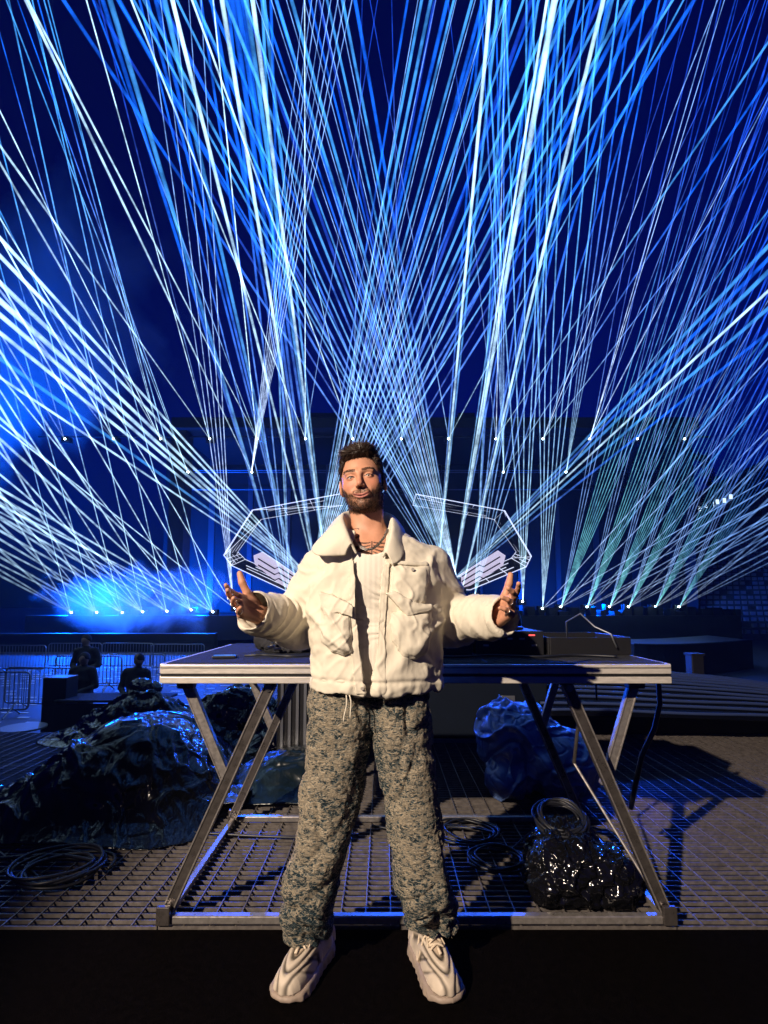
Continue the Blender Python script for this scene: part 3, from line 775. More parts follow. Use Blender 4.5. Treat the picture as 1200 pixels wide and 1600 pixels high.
# ---- hands
def hand_parts(W, d, n, side, curl, spread=0.0, thumb=(0.75, 0.55, 0.15)):
    d = Vector(d).normalized(); n = Vector(n); n = (n - d * n.dot(d)).normalized(); t = d.cross(n) * side
    W = Vector(W); out = []; joints = []
    for off, L, r, k, base in ((0.032, 0.078, 0.0098, 0, 0.092), (0.0105, 0.086, 0.0100, 1, 0.096), (-0.0110, 0.080, 0.0095, 2, 0.092), (-0.0315, 0.064, 0.0085, 3, 0.084)):
        p = W + d * base + t * off; out.append((W + d * 0.018 + t * off * 0.6, p, 0.0125, r * 1.18))
        dd = (d + t * (off * spread)).normalized(); chain = [p]
        for fr, bend, rr in ((0.46, curl[k][0], 0.95), (0.30, curl[k][1], 0.86), (0.24, curl[k][2], 0.74)):
            dd = (Matrix.Rotation(R(bend), 3, d.cross(n)) @ dd).normalized()
            q = p + dd * L * fr; out.append((p, q, r * rr * 1.04, r * rr)); p = q; chain.append(p)
        joints.append(chain)
    tb = W + d * 0.022 + t * 0.026 + n * 0.004; td = (t * thumb[0] + d * thumb[1] + n * thumb[2]).normalized()
    p = tb; chain = [p]
    for L, r0, r1, bend in ((0.046, 0.0175, 0.0140, 0), (0.036, 0.0132, 0.0124, -16), (0.030, 0.0126, 0.0098, -18)):
        td = (Matrix.Rotation(R(bend) * side, 3, n) @ td).normalized()
        q = p + td * L; out.append((p, q, r0, r1)); p = q; chain.append(p)
    joints.append(chain)
    return out, (W, d, n, t), joints
WL = P(405, 957, 1.735); WR = P(777, 963, 1.735)
EL = P(466, 975, 1.945); ER = P(704, 970, 1.945); SL = P(503, 888, 1.875); SRr = P(676, 888, 1.875)
HL, FL, JL = hand_parts(WL, (-0.47, -0.82, 0.26), (0.62, -0.60, 0.45), 1, [(6, 12, 10), (10, 16, 12), (15, 20, 14), (20, 24, 16)], 2.5, (0.58, 0.80, 0.10))
HRt, FR, JR = hand_parts(WR, (0.30, -0.85, 0.38), (-0.62, -0.58, 0.45), -1, [(6, 14, 10), (20, 26, 18), (28, 32, 22), (34, 36, 26)], 2.0, (0.62, 0.76, 0.05))
def sd_hand(p, parts, fr):
    W, d, n, t = fr; rot = np.array(Matrix((d, t, n)).transposed())
    pc = W + d * 0.052
    palm = rbox(p, pc, (0.050, 0.043, 0.0150), rot, 0.0125)
    palm = smin(palm, ell(p, W + d * 0.032 + t * 0.024 + n * 0.008, (0.030, 0.018, 0.015), rot), 0.012)
    palm = smax(palm, -ell(p, W + d * 0.055 + n * 0.022, (0.026, 0.016, 0.011), rot), 0.010)
    for a, b, ra, rb in parts:
        c = cap(p, a, b, ra, rb); palm = smin(palm, c, 0.0035)
    return palm
def near(p, lo, hi): return np.all((p > V3(lo)) & (p < V3(hi)), axis=1)
def body_sdf(p):
    d = np.full(len(p), 9.0, f32)
    # trunk, arms and legs under the clothes
    for a, b, ra, rb in ((SL, EL, 0.046, 0.038), (EL, WL, 0.038, 0.026), (SRr, ER, 0.046, 0.038), (ER, WR, 0.038, 0.026),
                         ((-0.11, 1.87, 0.86), (-0.20, 1.86, 0.48), 0.072, 0.05), ((-0.20, 1.86, 0.48), (-0.250, 1.93, 0.10), 0.05, 0.030),
                         ((0.05, 1.87, 0.86), (0.11, 1.86, 0.48), 0.072, 0.05), ((0.11, 1.86, 0.48), (0.150, 1.93, 0.10), 0.05, 0.030)):
        d = smin(d, cap(p, a, b, ra, rb), 0.02)
    d = smin(d, ell(p, (BX - 0.01, 1.868, 1.06), (0.130, 0.088, 0.24)), 0.05)
    k = near(p, (-0.35, 1.6, 1.15), (0.3, 2.1, 1.95))
    if k.any(): d[k] = smin(d[k], smin(sd_neck(p[k]), sd_head(p[k]), 0.014), 0.05)
    for parts, fr in ((HL, FL), (HRt, FR)):
        W = fr[0]; k = near(p, tuple(W - Vector((.3, .3, .3))), tuple(W + Vector((.3, .3, .3))))
        if k.any(): d[k] = smin(d[k], sd_hand(p[k], parts, fr), 0.012)
    return d
xs = axis((-0.56, -0.37, 0.0025), (-0.37, -0.19, 0.006), (-0.19, 0.04, 0.0024), (0.04, 0.34, 0.006), (0.34, 0.52, 0.0025))
ys = axis((1.50, 1.99, 0.0026), (1.99, 2.05, 0.006)); zs = axis((0.03, 1.06, 0.008), (1.06, 1.28, 0.0026), (1.28, 1.37, 0.005), (1.37, 1.82, 0.0024))
v, q = polygonise(body_sdf, xs, ys, zs)
v = relax(v, q, 1, 0.35)
# skin tones: stubble, lips, brows, tattoo lines (marks of their own), shade painted into the mouth line
L = head_local(v); S_ = mir(L); n1 = vn(v * 45, 1); n2 = vn(v * 160, 2)
col = np.tile(V3(0.56, 0.27, 0.165), (len(v), 1)) * (1 + 0.06 * n1 + 0.04 * n2)[:, None]
red = np.exp(-((S_[:, 0] - 0.040) ** 2 + (L[:, 1] + 0.075) ** 2 + (L[:, 2] + 0.028) ** 2) / 0.0004) + 0.8 * np.exp(-(L[:, 0] ** 2 + (L[:, 1] + 0.11) ** 2 + (L[:, 2] + 0.034) ** 2) / 0.0002)
col = col * (1 - 0.22 * red[:, None] * V3(0, 1, 1))
headmask = (L[:, 2] > -0.125) & (np.abs(L[:, 0]) < 0.1) & (np.abs(L[:, 1]) < 0.13) & (v[:, 2] > 1.5)
mzl = -0.0735 + 12.0 * S_[:, 0] ** 2
lip = headmask & (np.abs(L[:, 2] - mzl + 0.001) < 0.0072 * np.sqrt(np.clip(1 - (S_[:, 0] / 0.0285) ** 2, 0, 1))) & (L[:, 1] < -0.07)
def beard_mask(L, S_):
    top = np.interp(S_[:, 0], [0, 0.024, 0.034, 0.05, 0.064, 0.08], [-0.0515, -0.053, -0.061, -0.057, -0.036, 0.000])
    m = sstep(0.007, -0.005, L[:, 2] - top) * sstep(-0.128, -0.116, L[:, 2] - 0.55 * np.clip(S_[:, 0] - 0.028, 0, 1)) * sstep(0.034, 0.015, L[:, 1]) * sstep(0.077, 0.070, S_[:, 0])
    cheek_gap = np.exp(-(((S_[:, 0] - 0.027) / 0.010) ** 2 + ((L[:, 2] + 0.078) / 0.010) ** 2)) * 0.55
    soul = np.exp(-(((S_[:, 0] - 0.0) / 0.031) ** 4 + ((L[:, 2] + 0.0735 - 12.0 * S_[:, 0] ** 2) / 0.0072) ** 4))
    return np.clip(m * (1 - cheek_gap) - 1.3 * soul * (L[:, 1] < -0.07), 0, 1)
bm_ = np.where(headmask, beard_mask(L, S_), 0) * (1 - 0.10 * (L[:, 2] > -0.066) * (S_[:, 0] < 0.03)) * np.clip(0.75 + 0.35 * n2, 0, 1)
col = col * (1 - bm_[:, None] * 0.80) + V3(0.05, 0.028, 0.018) * bm_[:, None] * 0.80
col[lip] = V3(0.47, 0.17, 0.14)
crease = headmask & (np.abs(L[:, 2] - mzl + 0.0008) < 0.0013) & (S_[:, 0] < 0.031) & (L[:, 1] < -0.07); col[crease] = V3(0.12, 0.04, 0.035)  # shade between the lips darkened into the skin colour
brow_c = 0.0165 + 0.004 * np.exp(-((S_[:, 0] - 0.036) / 0.014) ** 2)
brow = headmask & (S_[:, 0] > 0.011) & (S_[:, 0] < 0.054) & (np.abs(L[:, 2] - brow_c) < 0.0054 - 0.05 * np.abs(S_[:, 0] - 0.026)) & (L[:, 1] < -0.03)
col[brow] = col[brow] * 0.35
lash = headmask & (np.abs(S_[:, 0] - 0.031) < 0.0145) & (np.abs(L[:, 2] + 0.0055 - 0.0038 * np.cos((S_[:, 0] - 0.031) / 0.0145 * 1.5)) < 0.0024) & (L[:, 1] < -0.05)
col[lash] = V3(0.03, 0.016, 0.012)
hairm = headmask & (L[:, 2] > 0.066 - 0.9 * np.clip(np.abs(L[:, 0]) - 0.045, 0, 1)) | (headmask & (L[:, 1] > 0.035) & (L[:, 2] > -0.02) & (S_[:, 0] < 0.074))
col[hairm & (col[:, 0] > 0.1)] = V3(0.05, 0.026, 0.016)
# tattoo on the upper chest: wing-like strokes
tx = (v[:, 0] + 0.042); tz = v[:, 2]
tat = (tz > 1.385) & (tz < 1.462) & (v[:, 1] < 1.84)
strokes = np.zeros(len(v), bool)
for k in range(6):
    ph = 0.5 * vn(v * 40, 60 + k)
    zc = 1.446 - 0.0105 * k - (0.30 + 0.10 * k) * np.abs(tx) + (5.5 - 0.5 * k) * tx ** 2 + 0.0018 * ph
    strokes |= (np.abs(tz - zc) < (0.0030 - 0.024 * np.abs(np.abs(tx) - 0.035)) + 0.0008 * ph) & (np.abs(tx) > 0.005) & (np.abs(tx) < 0.082 - 0.006 * k)
strokes |= (np.abs(tx) < 0.0028) & (tz < 1.45)
tk = tat & strokes; col[tk] = col[tk] * 0.16 + V3(0.01, 0.012, 0.014)
nk = (v[:, 2] > 1.40) & (v[:, 2] < 1.50) & (tx < -0.045) & (v[:, 1] < 1.88) & (np.sin(v[:, 2] * 190 + 3 * vn(v * 30, 5)) > 0.1)
col[nk] *= 0.2
body = np_mesh('body', v, q, M['skin'], man, np.clip(col, 0.004, 1))

def ball(name, c, r, material, parent, sub=2, sc=(1, 1, 1)):
    bm = bmesh.new(); bmesh.ops.create_icosphere(bm, subdivisions=sub, radius=r); me = bpy.data.meshes.new(name)
    for vv in bm.verts: vv.co = Vector((vv.co.x * sc[0], vv.co.y * sc[1], vv.co.z * sc[2])) + Vector(c)
    bm.to_mesh(me); bm.free(); me.polygons.foreach_set('use_smooth', [True] * len(me.polygons)); me.materials.append(material)
    return link(name, me, parent)
for sx in (-1, 1):
    e = ball('eye', head_world((sx * 0.031, -0.0765, -0.0058)), 0.0115, M['eye_white'], man, 3)
    ball('iris', head_world((sx * 0.031 + 0.0005, -0.0846, -0.0062)), 0.0042, M['iris'], e, 2)

# ---- strands: small tapered ribbons, many in one mesh
def strands(name, roots, dirs, length, width, material, parent, rng, curl=0.3, seg=3, grav=0.0, flat=None):
    n = len(roots); vs = np.zeros((n, seg + 1, 2, 3), f32); p = np.array(roots, f32); d = np.array(dirs, f32)
    d /= np.linalg.norm(d, axis=1, keepdims=True) + 1e-9
    ln = length * rng.uniform(0.55, 1.2, n).astype(f32)
    side = np.cross(d, rng.normal(size=(n, 3)).astype(f32)); side /= np.linalg.norm(side, axis=1, keepdims=True) + 1e-9
    bend = rng.normal(size=(n, 3)).astype(f32) * curl
    for s in range(seg + 1):
        wd = width * (1 - 0.85 * s / seg)
        vs[:, s, 0] = p - side * wd / 2; vs[:, s, 1] = p + side * wd / 2
        d = d + bend / seg + V3(0, 0, -grav / seg); d /= np.linalg.norm(d, axis=1, keepdims=True) + 1e-9
        p = p + d * (ln / seg)[:, None]
    q = []
    b0 = np.arange(n) * (seg + 1) * 2
    for s in range(seg): q.append(np.stack([b0 + 2 * s, b0 + 2 * s + 1, b0 + 2 * s + 3, b0 + 2 * s + 2], 1))
    return np_mesh(name, vs.reshape(-1, 3), np.concatenate(q), material, parent)
rng = np.random.default_rng(5)

# ---- hair
def hair_line(L, S_):
    hz_ = np.interp(S_[:, 0], [0, 0.03, 0.046, 0.058, 0.066, 0.074, 0.09], [0.066, 0.070, 0.066, 0.044, 0.026, -0.004, -0.010])
    back = sstep(0.026, 0.060, L[:, 1])
    return hz_ * (1 - back) + back * (-0.055)
def hair_sdf(p):
    L = head_local(p); S_ = mir(L)
    d = ell(L, (0, 0.014, 0.029), (0.0760, 0.097, 0.089))
    d = smin(d, ell(L, (-0.006, -0.048, 0.092), (0.056, 0.044, 0.026)), 0.02)
    d = smin(d, ell(L, (0.012, -0.030, 0.100), (0.052, 0.050, 0.024)), 0.02)
    d = smin(d, ell(S_, (0.060, -0.012, 0.050), (0.013, 0.04, 0.036)), 0.02)
    d = smax(d, (hair_line(L, S_) - L[:, 2]) * 0.75, 0.008)
    sd = cap(S_, (0.0715, -0.014, 0.02), (0.0705, -0.016, -0.030), 0.0050, 0.0030)
    return np.minimum(d, sd)
c = HC; xs = axis((c[0] - 0.12, c[0] + 0.12, 0.0026)); ys = axis((c[1] - 0.13, c[1] + 0.15, 0.0028)); zs = axis((c[2] - 0.09, c[2] + 0.15, 0.0026))
v, q = polygonise(hair_sdf, xs, ys, zs)
n = vnormals(v, q); L = head_local(v)
u = np.stack([L[:, 0] * 190 + 5 * vn(L * 30, 3), L[:, 1] * 26, (L[:, 2] + L[:, 1] * 0.3) * 30], 1)
wv = np.stack([L[:, 0] * 70 + 3 * vn(L * 24, 4), L[:, 1] * 34 + 4 * vn(L * 20, 6), L[:, 2] * 40], 1)
v2 = v + n * (0.0030 * np.abs(vn(u, 8)) + 0.0060 * (np.abs(vn(wv, 9)) - 0.45))[:, None]
hair = np_mesh('hair', v2, q, M['hair'], man)
ids = rng.choice(len(v2), 15000); Lr = L[ids]; kp = (Lr[:, 2] > 0.012) | ((Lr[:, 1] > 0.04) & (np.abs(Lr[:, 0]) < 0.066)); ids = ids[kp]; Lr = Lr[kp]
top = sstep(0.055, 0.085, Lr[:, 2])
dl = np.stack([-0.45 * top + 1.5 * Lr[:, 0] + 0.5 * vn(Lr * 45, 77) * top + 0.15 * rng.normal(size=len(ids)), 0.9 - 0.5 * (1 - top), 0.35 * top * (Lr[:, 1] < -0.02) - 0.8 * (1 - top)], 1) @ HR.T
nn_ = n[ids]; dl = dl - nn_ * (dl * nn_).sum(1, keepdims=True); dl /= np.linalg.norm(dl, axis=1, keepdims=True) + 1e-6
strands('hair_strand', v2[ids] + nn_ * 0.0004, dl + nn_ * (0.02 + 0.07 * top)[:, None], 0.006 + 0.020 * top, 0.0012, M['hair_strand'], hair, rng, 0.38)
# ---- beard: short dense hairs
bi = np.nonzero(bm_ > 0.15 + 0.35 * rng.random(len(bm_)))[0]; L0 = head_local(np.array([vv.co for vv in body.data.vertices], dtype=f32)) if False else None
bv = np.zeros(len(body.data.vertices) * 3, f32); body.data.vertices.foreach_get('co', bv); bv = bv.reshape(-1, 3)
bq = np.zeros(len(body.data.loops), np.int32); body.data.loops.foreach_get('vertex_index', bq); bn = vnormals(bv, bq.reshape(-1, 4))
bi = rng.choice(bi, 5200)
dd = bn[bi] * 0.30 + (np.array([[0, -0.10, -0.9]]) @ HR.T) + rng.normal(size=(len(bi), 3)) * 0.25
strands('beard', bv[bi], dd, 0.0058, 0.0011, M['beard_hair'], man, rng, 0.4, 2)
bi = rng.choice(np.nonzero(brow)[0], 300); Lb = head_local(bv[bi])
dd = bn[bi] * 0.12 + np.stack([np.sign(Lb[:, 0]), 0 * Lb[:, 0], 0.25 + 0 * Lb[:, 0]], 1) @ HR.T
strands('eyebrow', bv[bi], dd, 0.0055, 0.0011, M['hair'], man, rng, 0.2, 2)

# ---- tank top
def torso_body(p, off=0.0):
    d = ell(p, (BX - 0.012, 1.865, 1.335), (0.150 + off, 0.105 + off, 0.135 + off))
    d = smin(d, ell(p, (BX - 0.01, 1.868, 1.06), (0.136 + off, 0.098 + off, 0.26)), 0.06)
    return d
def tank_sdf(p):
    d = torso_body(p - V3(0, -0.012, 0), 0.022)
    neck = p[:, 2] - (1.399 + 5.5 * (p[:, 0] + 0.045) ** 2)
    d = smax(d, neck, 0.006); return np.maximum(d, 0.93 - p[:, 2])
v, q = polygonise(tank_sdf, axis((-0.24, 0.18, 0.005)), axis((1.70, 2.02, 0.006)), axis((0.90, 1.50, 0.004)))
n = vnormals(v, q)
fold = np.abs(vn(np.stack([v[:, 0] * 9, v[:, 1] * 4, v[:, 2] * 55 + 3 * vn(v * 9, 3)], 1), 12)) * sstep(1.36, 1.24, v[:, 2])
rib = 0.0006 * np.sin(v[:, 0] * 900)
v = v + n * (0.0075 * fold + rib)[:, None]
np_mesh('tank_top', v, q, M['tank'], man)
v = None
# ---- necklace: chain links
nk_pts = [Vector(P(x, y, Y)) for x, y, Y in ((552, 838, 1.80), (556, 848, 1.772), (564, 855, 1.752), (573, 859, 1.742), (583, 857, 1.745), (592, 850, 1.757), (600, 840, 1.775), (605, 828, 1.80))]
m = MB(); NLK = 44
def along(pts, f):
    f = f * (len(pts) - 1); i = min(int(f), len(pts) - 2); return pts[i].lerp(pts[i + 1], f - i)
for k in range(NLK):
    p = along(nk_pts, k / (NLK - 1)); t = (along(nk_pts, min(1, k / (NLK - 1) + .02)) - along(nk_pts, max(0, k / (NLK - 1) - .02))).normalized()
    nn = Vector((0, -1, 0.3)).normalized(); a_, b_ = (t, t.cross(nn).normalized()) if k % 2 else (t, nn)
    m.tube([p + a_ * 0.0058 * math.cos(s) + b_ * 0.0036 * math.sin(s) for s in [i * math.pi / 5 for i in range(10)]], 0.0015, 5, closed=True)
m.build('necklace', M['chain'], man, smooth=True)
for J, i, k in ((JL, 1, 1), (JL, 2, 1), (JL, 3, 1), (JR, 3, 1), (JR, 2, 1)):
    a, b = J[i][k], J[i][k + 1]; c0 = a.lerp(b, 0.25); ax = (b - a).normalized(); u_ = ax.orthogonal().normalized(); w_ = ax.cross(u_)
    m = MB(); m.tube([c0 + (u_ * math.cos(s) + w_ * math.sin(s)) * 0.0100 for s in [i2 * math.pi / 6 for i2 in range(12)]], 0.0016, 5, closed=True)
    m.build('finger_ring', M['ring_metal'], man, smooth=True)
# ---- jacket
TJ = []   # z, left x, right x, front y, back y
for py, l, r, yf, yb in ((1100, 490, 684, -0.150, 0.135), (1085, 488, 686, -0.158, 0.145), (1068, 486, 688, -0.166, 0.15), (1040, 486, 689, -0.168, 0.15), (1000, 486, 690, -0.168, 0.148),
                         (950, 486, 689, -0.165, 0.145), (910, 487, 688, -0.155, 0.14), (880, 490, 684, -0.140, 0.13), (862, 499, 674, -0.120, 0.12), (846, 514, 656, -0.095, 0.11), (832, 530, 634, -0.07, 0.10), (818, 545, 615, -0.05, 0.09), (800, 556, 602, -0.03, 0.08)):
    TJ.append((pz(py), pxx(l, py), pxx(r, py), 1.862 + yf, 1.862 + yb))
def sd_torso(p, nexp=2.3):
    z = p[:, 2]; xl = interp(z, TJ, 1); xr = interp(z, TJ, 2); yf = interp(z, TJ, 3); yb = interp(z, TJ, 4)
    cx = (xl + xr) / 2; hx = (xr - xl) / 2; cy_ = (yf + yb) / 2; hy = (yb - yf) / 2
    k = (np.abs((p[:, 0] - cx) / hx) ** nexp + np.abs((p[:, 1] - cy_) / hy) ** nexp) ** (1 / nexp)
    return (k - 1) * np.minimum(hx, hy)
SLV = []
for S0, E0, W0, sx in ((SL, EL, WL, -1), (SRr, ER, WR, 1)):
    ax = (W0 - E0).normalized(); cuff = W0 + ax * 0.042
    SLV.append((S0 + Vector((sx * -0.012, 0.0, 0.0)), E0, cuff, ax))
def sd_sleeve(p, s):
    S0, E0, Wc, ax = s
    d = cap(p, S0, E0, 0.086, 0.080); d = smin(d, cap(p, E0, Wc + ax * 0.06, 0.082, 0.062), 0.03)
    d = smin(d, ell(p, E0 + Vector((0, 0, -0.02)), (0.085, 0.08, 0.065)), 0.04)
    return d
def jacket_outer(p):
    d = sd_torso(p)
    for s in SLV: d = smin(d, sd_sleeve(p, s), 0.028)
    return d
open_l = [(553, 820), (553, 860), (554, 900), (557, 950), (561, 1000), (567, 1050), (571, 1100)]
open_r = [(604, 820), (601, 860), (598, 900), (593, 950), (589, 1000), (585, 1050), (582, 1100)]
OP = [tuple((P(x, y, 1.70).x, P(x, y, 1.70).z)) for x, y in open_l + open_r[::-1]]
def jacket_sdf(p):
    d = jacket_outer(p)
    sh = np.maximum(d, -(d + 0.010))
    sh = np.maximum(sh, pz(1087, 1.70) - 0.004 * np.sin(p[:, 0] * 60) - p[:, 2])
    # neck hole
    sh = smax(sh, -cap(p, NB + V3(0.002, -0.01, -0.06), NB + V3(-0.002, -0.02, 0.2), 0.080, 0.088), 0.006)
    o = poly_sd(p[:, 0], p[:, 2], OP); o = np.where(p[:, 1] < 1.86, o, np.maximum(o, 0.05))
    sh = np.maximum(sh, -o)
    for S0, E0, Wc, ax in SLV:
        cut = (p - V3(tuple(Wc))) @ V3(tuple(ax)); k = np.sqrt(((p - V3(tuple(Wc))) ** 2).sum(1)) < 0.16
        sh = np.where(k, np.maximum(sh, cut), sh)
    return sh
def ridged(x, s): return 1 - np.abs(vn(x, s)) * 1.6
def cloth_fold(v):
    """height of the folds on the jacket, metres"""
    z = v[:, 2]; h = np.zeros(len(v), f32)
    dt = sd_torso(v); ds = [sd_sleeve(v, s) for s in SLV]; ws = np.clip(0.5 + (dt - np.minimum(ds[0], ds[1])) / 0.05, 0, 1)
    wp = v + 0.030 * np.stack([vn(v * 6, 21), vn(v * 6, 22), vn(v * 6, 23)], 1)
    def crease(x, sd, w_): return np.exp(-(vn(x, sd) / w_) ** 2)
    sg = np.where(v[:, 0] < BX, 1.0, -1.0)
    d1 = (wp[:, 0] * sg * 0.75 + wp[:, 2]); d2 = (wp[:, 2] * 0.75 - wp[:, 0] * sg)
    broad = 0.0065 * vn(np.stack([wp[:, 0] * 10, wp[:, 1] * 8, wp[:, 2] * 5], 1), 24) + 0.004 * vn(np.stack([d1 * 17, wp[:, 1] * 8, d2 * 8], 1), 25)
    cr1 = 0.0062 * crease(np.stack([wp[:, 0] * 8, wp[:, 1] * 5, wp[:, 2] * 2.2], 1), 26, 0.13)          # hanging folds
    cr2 = 0.0070 * crease(np.stack([d1 * 7.5, wp[:, 1] * 5, d2 * 2.0], 1), 27, 0.12)                      # pulls towards the armpits
    fine = 0.0040 * crease(np.stack([d2 * 24, wp[:, 1] * 12, d1 * 9], 1), 28, 0.14) + 0.0010 * vn(wp * 70, 29)
    h += (1 - ws) * (1.2 * broad + 1.8 * cr1 * sstep(1.22, 1.04, z) + 1.8 * cr2 * sstep(1.0, 1.16, z) + 1.2 * fine - 0.003)
    gather = sstep(pz(1045, 1.7), pz(1080, 1.7), z)
    h += (1 - ws) * gather * 0.0055 * np.abs(vn(np.stack([v[:, 0] * 55, v[:, 1] * 55, z * 8], 1), 28))
    h -= (1 - ws) * 0.007 * np.exp(-((z - pz(1066, 1.7)) / 0.006) ** 2)
    for (S0, E0, Wc, ax), k in zip(SLV, (0, 1)):
        w_ = ws * (ds[k] < ds[1 - k])
        s1 = (v - V3(tuple(E0))) @ V3(tuple(ax)); s0 = -((v - V3(tuple(E0))) @ V3(tuple((S0 - E0).normalized())))
        bl = sstep(-0.04, 0.04, s1); s = s1 * bl + s0 * (1 - bl); o = wp - V3(tuple(E0))
        f = crease(np.stack([s * 17 + o[:, 2] * 9 + 0.6 * vn(o * 12, 30 + k), o[:, 2] * 4, o[:, 0] * 4], 1), 31 + k, 0.22)
        f2 = crease(np.stack([s * 34 - o[:, 2] * 20, o[:, 2] * 7, o[:, 1] * 7], 1), 35 + k, 0.22)
        br = vn(np.stack([s * 22 + o[:, 2] * 10, o[:, 2] * 6, o[:, 1] * 6], 1), 37 + k)
        h += w_ * (0.0075 * br + 0.0095 * f + 0.0035 * f2 - 0.003 + 0.001 * vn(wp * 80, 39))
        h -= w_ * 0.004 * np.exp(-((s - ((Wc - E0).length - 0.035)) / 0.003) ** 2)
    return h
v, q = polygonise(jacket_sdf, axis((-0.50, 0.46, 0.0042)), axis((1.62, 2.07, 0.0045)), axis((0.88, 1.56, 0.0042)))
n = vnormals(v, q); v = v + n * cloth_fold(v)[:, None]; v = relax(v, q, 4, 0.5)
jacket = np_mesh('jacket', v, q, M['jacket'], man)
# pockets, flaps and plackets sewn onto the front
def patch(name, poly, t, bulge=0.0, soft=0.006, seed=0, fold_amp=0.0, Y=1.695, inset=0.003):
    pw = [tuple((P(x, y, Y).x, P(x, y, Y).z)) for x, y in poly]
    x0 = min(a for a, b in pw) - .02; x1 = max(a for a, b in pw) + .02; z0 = min(b for a, b in pw) - .02; z1 = max(b for a, b in pw) + .02
    def f(p):
        d = jacket_outer(p); g = poly_sd(p[:, 0], p[:, 2], pw)
        th = t + bulge * np.clip(-g / 0.03, 0, 1) ** 0.7
        s = smax(d - th, g, soft); s = np.maximum(s, -(d + inset))
        return np.maximum(s, p[:, 1] - 1.84)
    v, q = polygonise(f, axis((x0, x1, 0.003)), axis((1.63, 1.86, 0.003)), axis((z0, z1, 0.003)))
    n = vnormals(v, q)
    wp = v + 0.02 * np.stack([vn(v * 11, seed), vn(v * 11, seed + 1), vn(v * 11, seed + 2)], 1)
    g = poly_sd(v[:, 0], v[:, 2], pw)
    h = 0.8 * cloth_fold(v) + fold_amp * (0.6 * vn(np.stack([wp[:, 0] * 16, wp[:, 1] * 9, wp[:, 2] * 9], 1), seed + 5) + 0.7 * np.exp(-(vn(np.stack([(wp[:, 0] + wp[:, 2] * .6) * 12, wp[:, 1] * 9, wp[:, 2] * 7], 1), seed + 6) / 0.15) ** 2))
    h -= 0.0018 * np.exp(-((g + 0.007) / 0.0016) ** 2)                     # stitched edge
    return np_mesh(name, relax(v + n * h[:, None], q, 2, 0.5), q, M['jacket'], jacket)
patch('pocket', [(499, 940), (552, 958), (551, 1016), (538, 1027), (515, 1020), (501, 1004)], 0.008, 0.020, 0.012, 40, 0.008)
patch('pocket_flap', [(497, 925), (520, 929), (553, 946), (552, 966), (528, 957), (506, 962)], 0.024, 0.005, 0.005, 50, 0.004)
patch('pocket', [(613, 882), (669, 884), (669, 940), (650, 958), (628, 958), (611, 930)], 0.006, 0.015, 0.010, 60, 0.008)
patch('pocket_welt', [(612, 874), (669, 878), (669, 884), (612, 881)], 0.013, 0.0, 0.004, 70, 0.003)
patch('pocket_flap', [(601, 928), (614, 921), (645, 940), (676, 944), (676, 954), (636, 964)], 0.024, 0.005, 0.005, 80, 0.004)
patch('pocket', [(608, 955), (674, 956), (670, 1016), (650, 1028), (630, 1022), (611, 1002)], 0.008, 0.020, 0.012, 90, 0.008)
patch('placket', [(543, 874), (554, 872), (556, 930), (561, 1000), (570, 1084), (556, 1086), (546, 1000), (545, 930)], 0.006, 0.0, 0.004, 100, 0.002)
patch('placket', [(598, 880), (610, 878), (606, 930), (602, 1000), (602, 1082), (583, 1084), (589, 1000), (593, 930)], 0.007, 0.0, 0.004, 110, 0.002)
# collar: neck seam -> fold -> falling leaf
def collar(stations, name):
    rows = []
    for A, B_, Cc in stations:
        a, b, c = P(*A), P(*B_), P(*Cc); pts = []
        for k in range(13):
            f = k / 12
            if f < 0.4: g = f / 0.4; pts.append(a.lerp(b, g))
            else:
                g = (f - 0.4) / 0.6; mid_ = b.lerp(c, 0.5) + Vector((0, -0.004, 0.012)); pts.append(b * (1 - g) ** 2 + mid_ * 2 * g * (1 - g) + c * g * g)
        rows.append(pts)
    # resample between stations with Catmull-Rom
    fine = []; ns = len(rows); SUB = 8
    for i in range(ns - 1):
        p0, p1, p2, p3 = rows[max(i - 1, 0)], rows[i], rows[i + 1], rows[min(i + 2, ns - 1)]
        for s in range(SUB + (1 if i == ns - 2 else 0)):
            t_ = s / SUB; r_ = []
            for k in range(13):
                a, b, c, d = p0[k], p1[k], p2[k], p3[k]
                r_.append(0.5 * ((2 * b) + (c - a) * t_ + (2 * a - 5 * b + 4 * c - d) * t_ * t_ + (3 * b - a - 3 * c + d) * t_ ** 3))
            fine.append(r_)
    vs = np.array([tuple(p) for r_ in fine for p in r_], dtype=f32); nr = len(fine)
    vs = vs + (0.004 * np.abs(vn(vs * V3(28, 28, 20), 55)))[:, None] * V3(0, -1, 0.3)
    q = np.array([(i * 13 + k, i * 13 + k + 1, (i + 1) * 13 + k + 1, (i + 1) * 13 + k) for i in range(nr - 1) for k in range(12)])
    o = np_mesh(name, vs, q, M['jacket'], jacket)
    s = o.modifiers.new('solid', 'SOLIDIFY'); s.thickness = 0.008; s.offset = 0
    sb = o.modifiers.new('sub', 'SUBSURF'); sb.levels = 1; sb.render_levels = 1
    return o
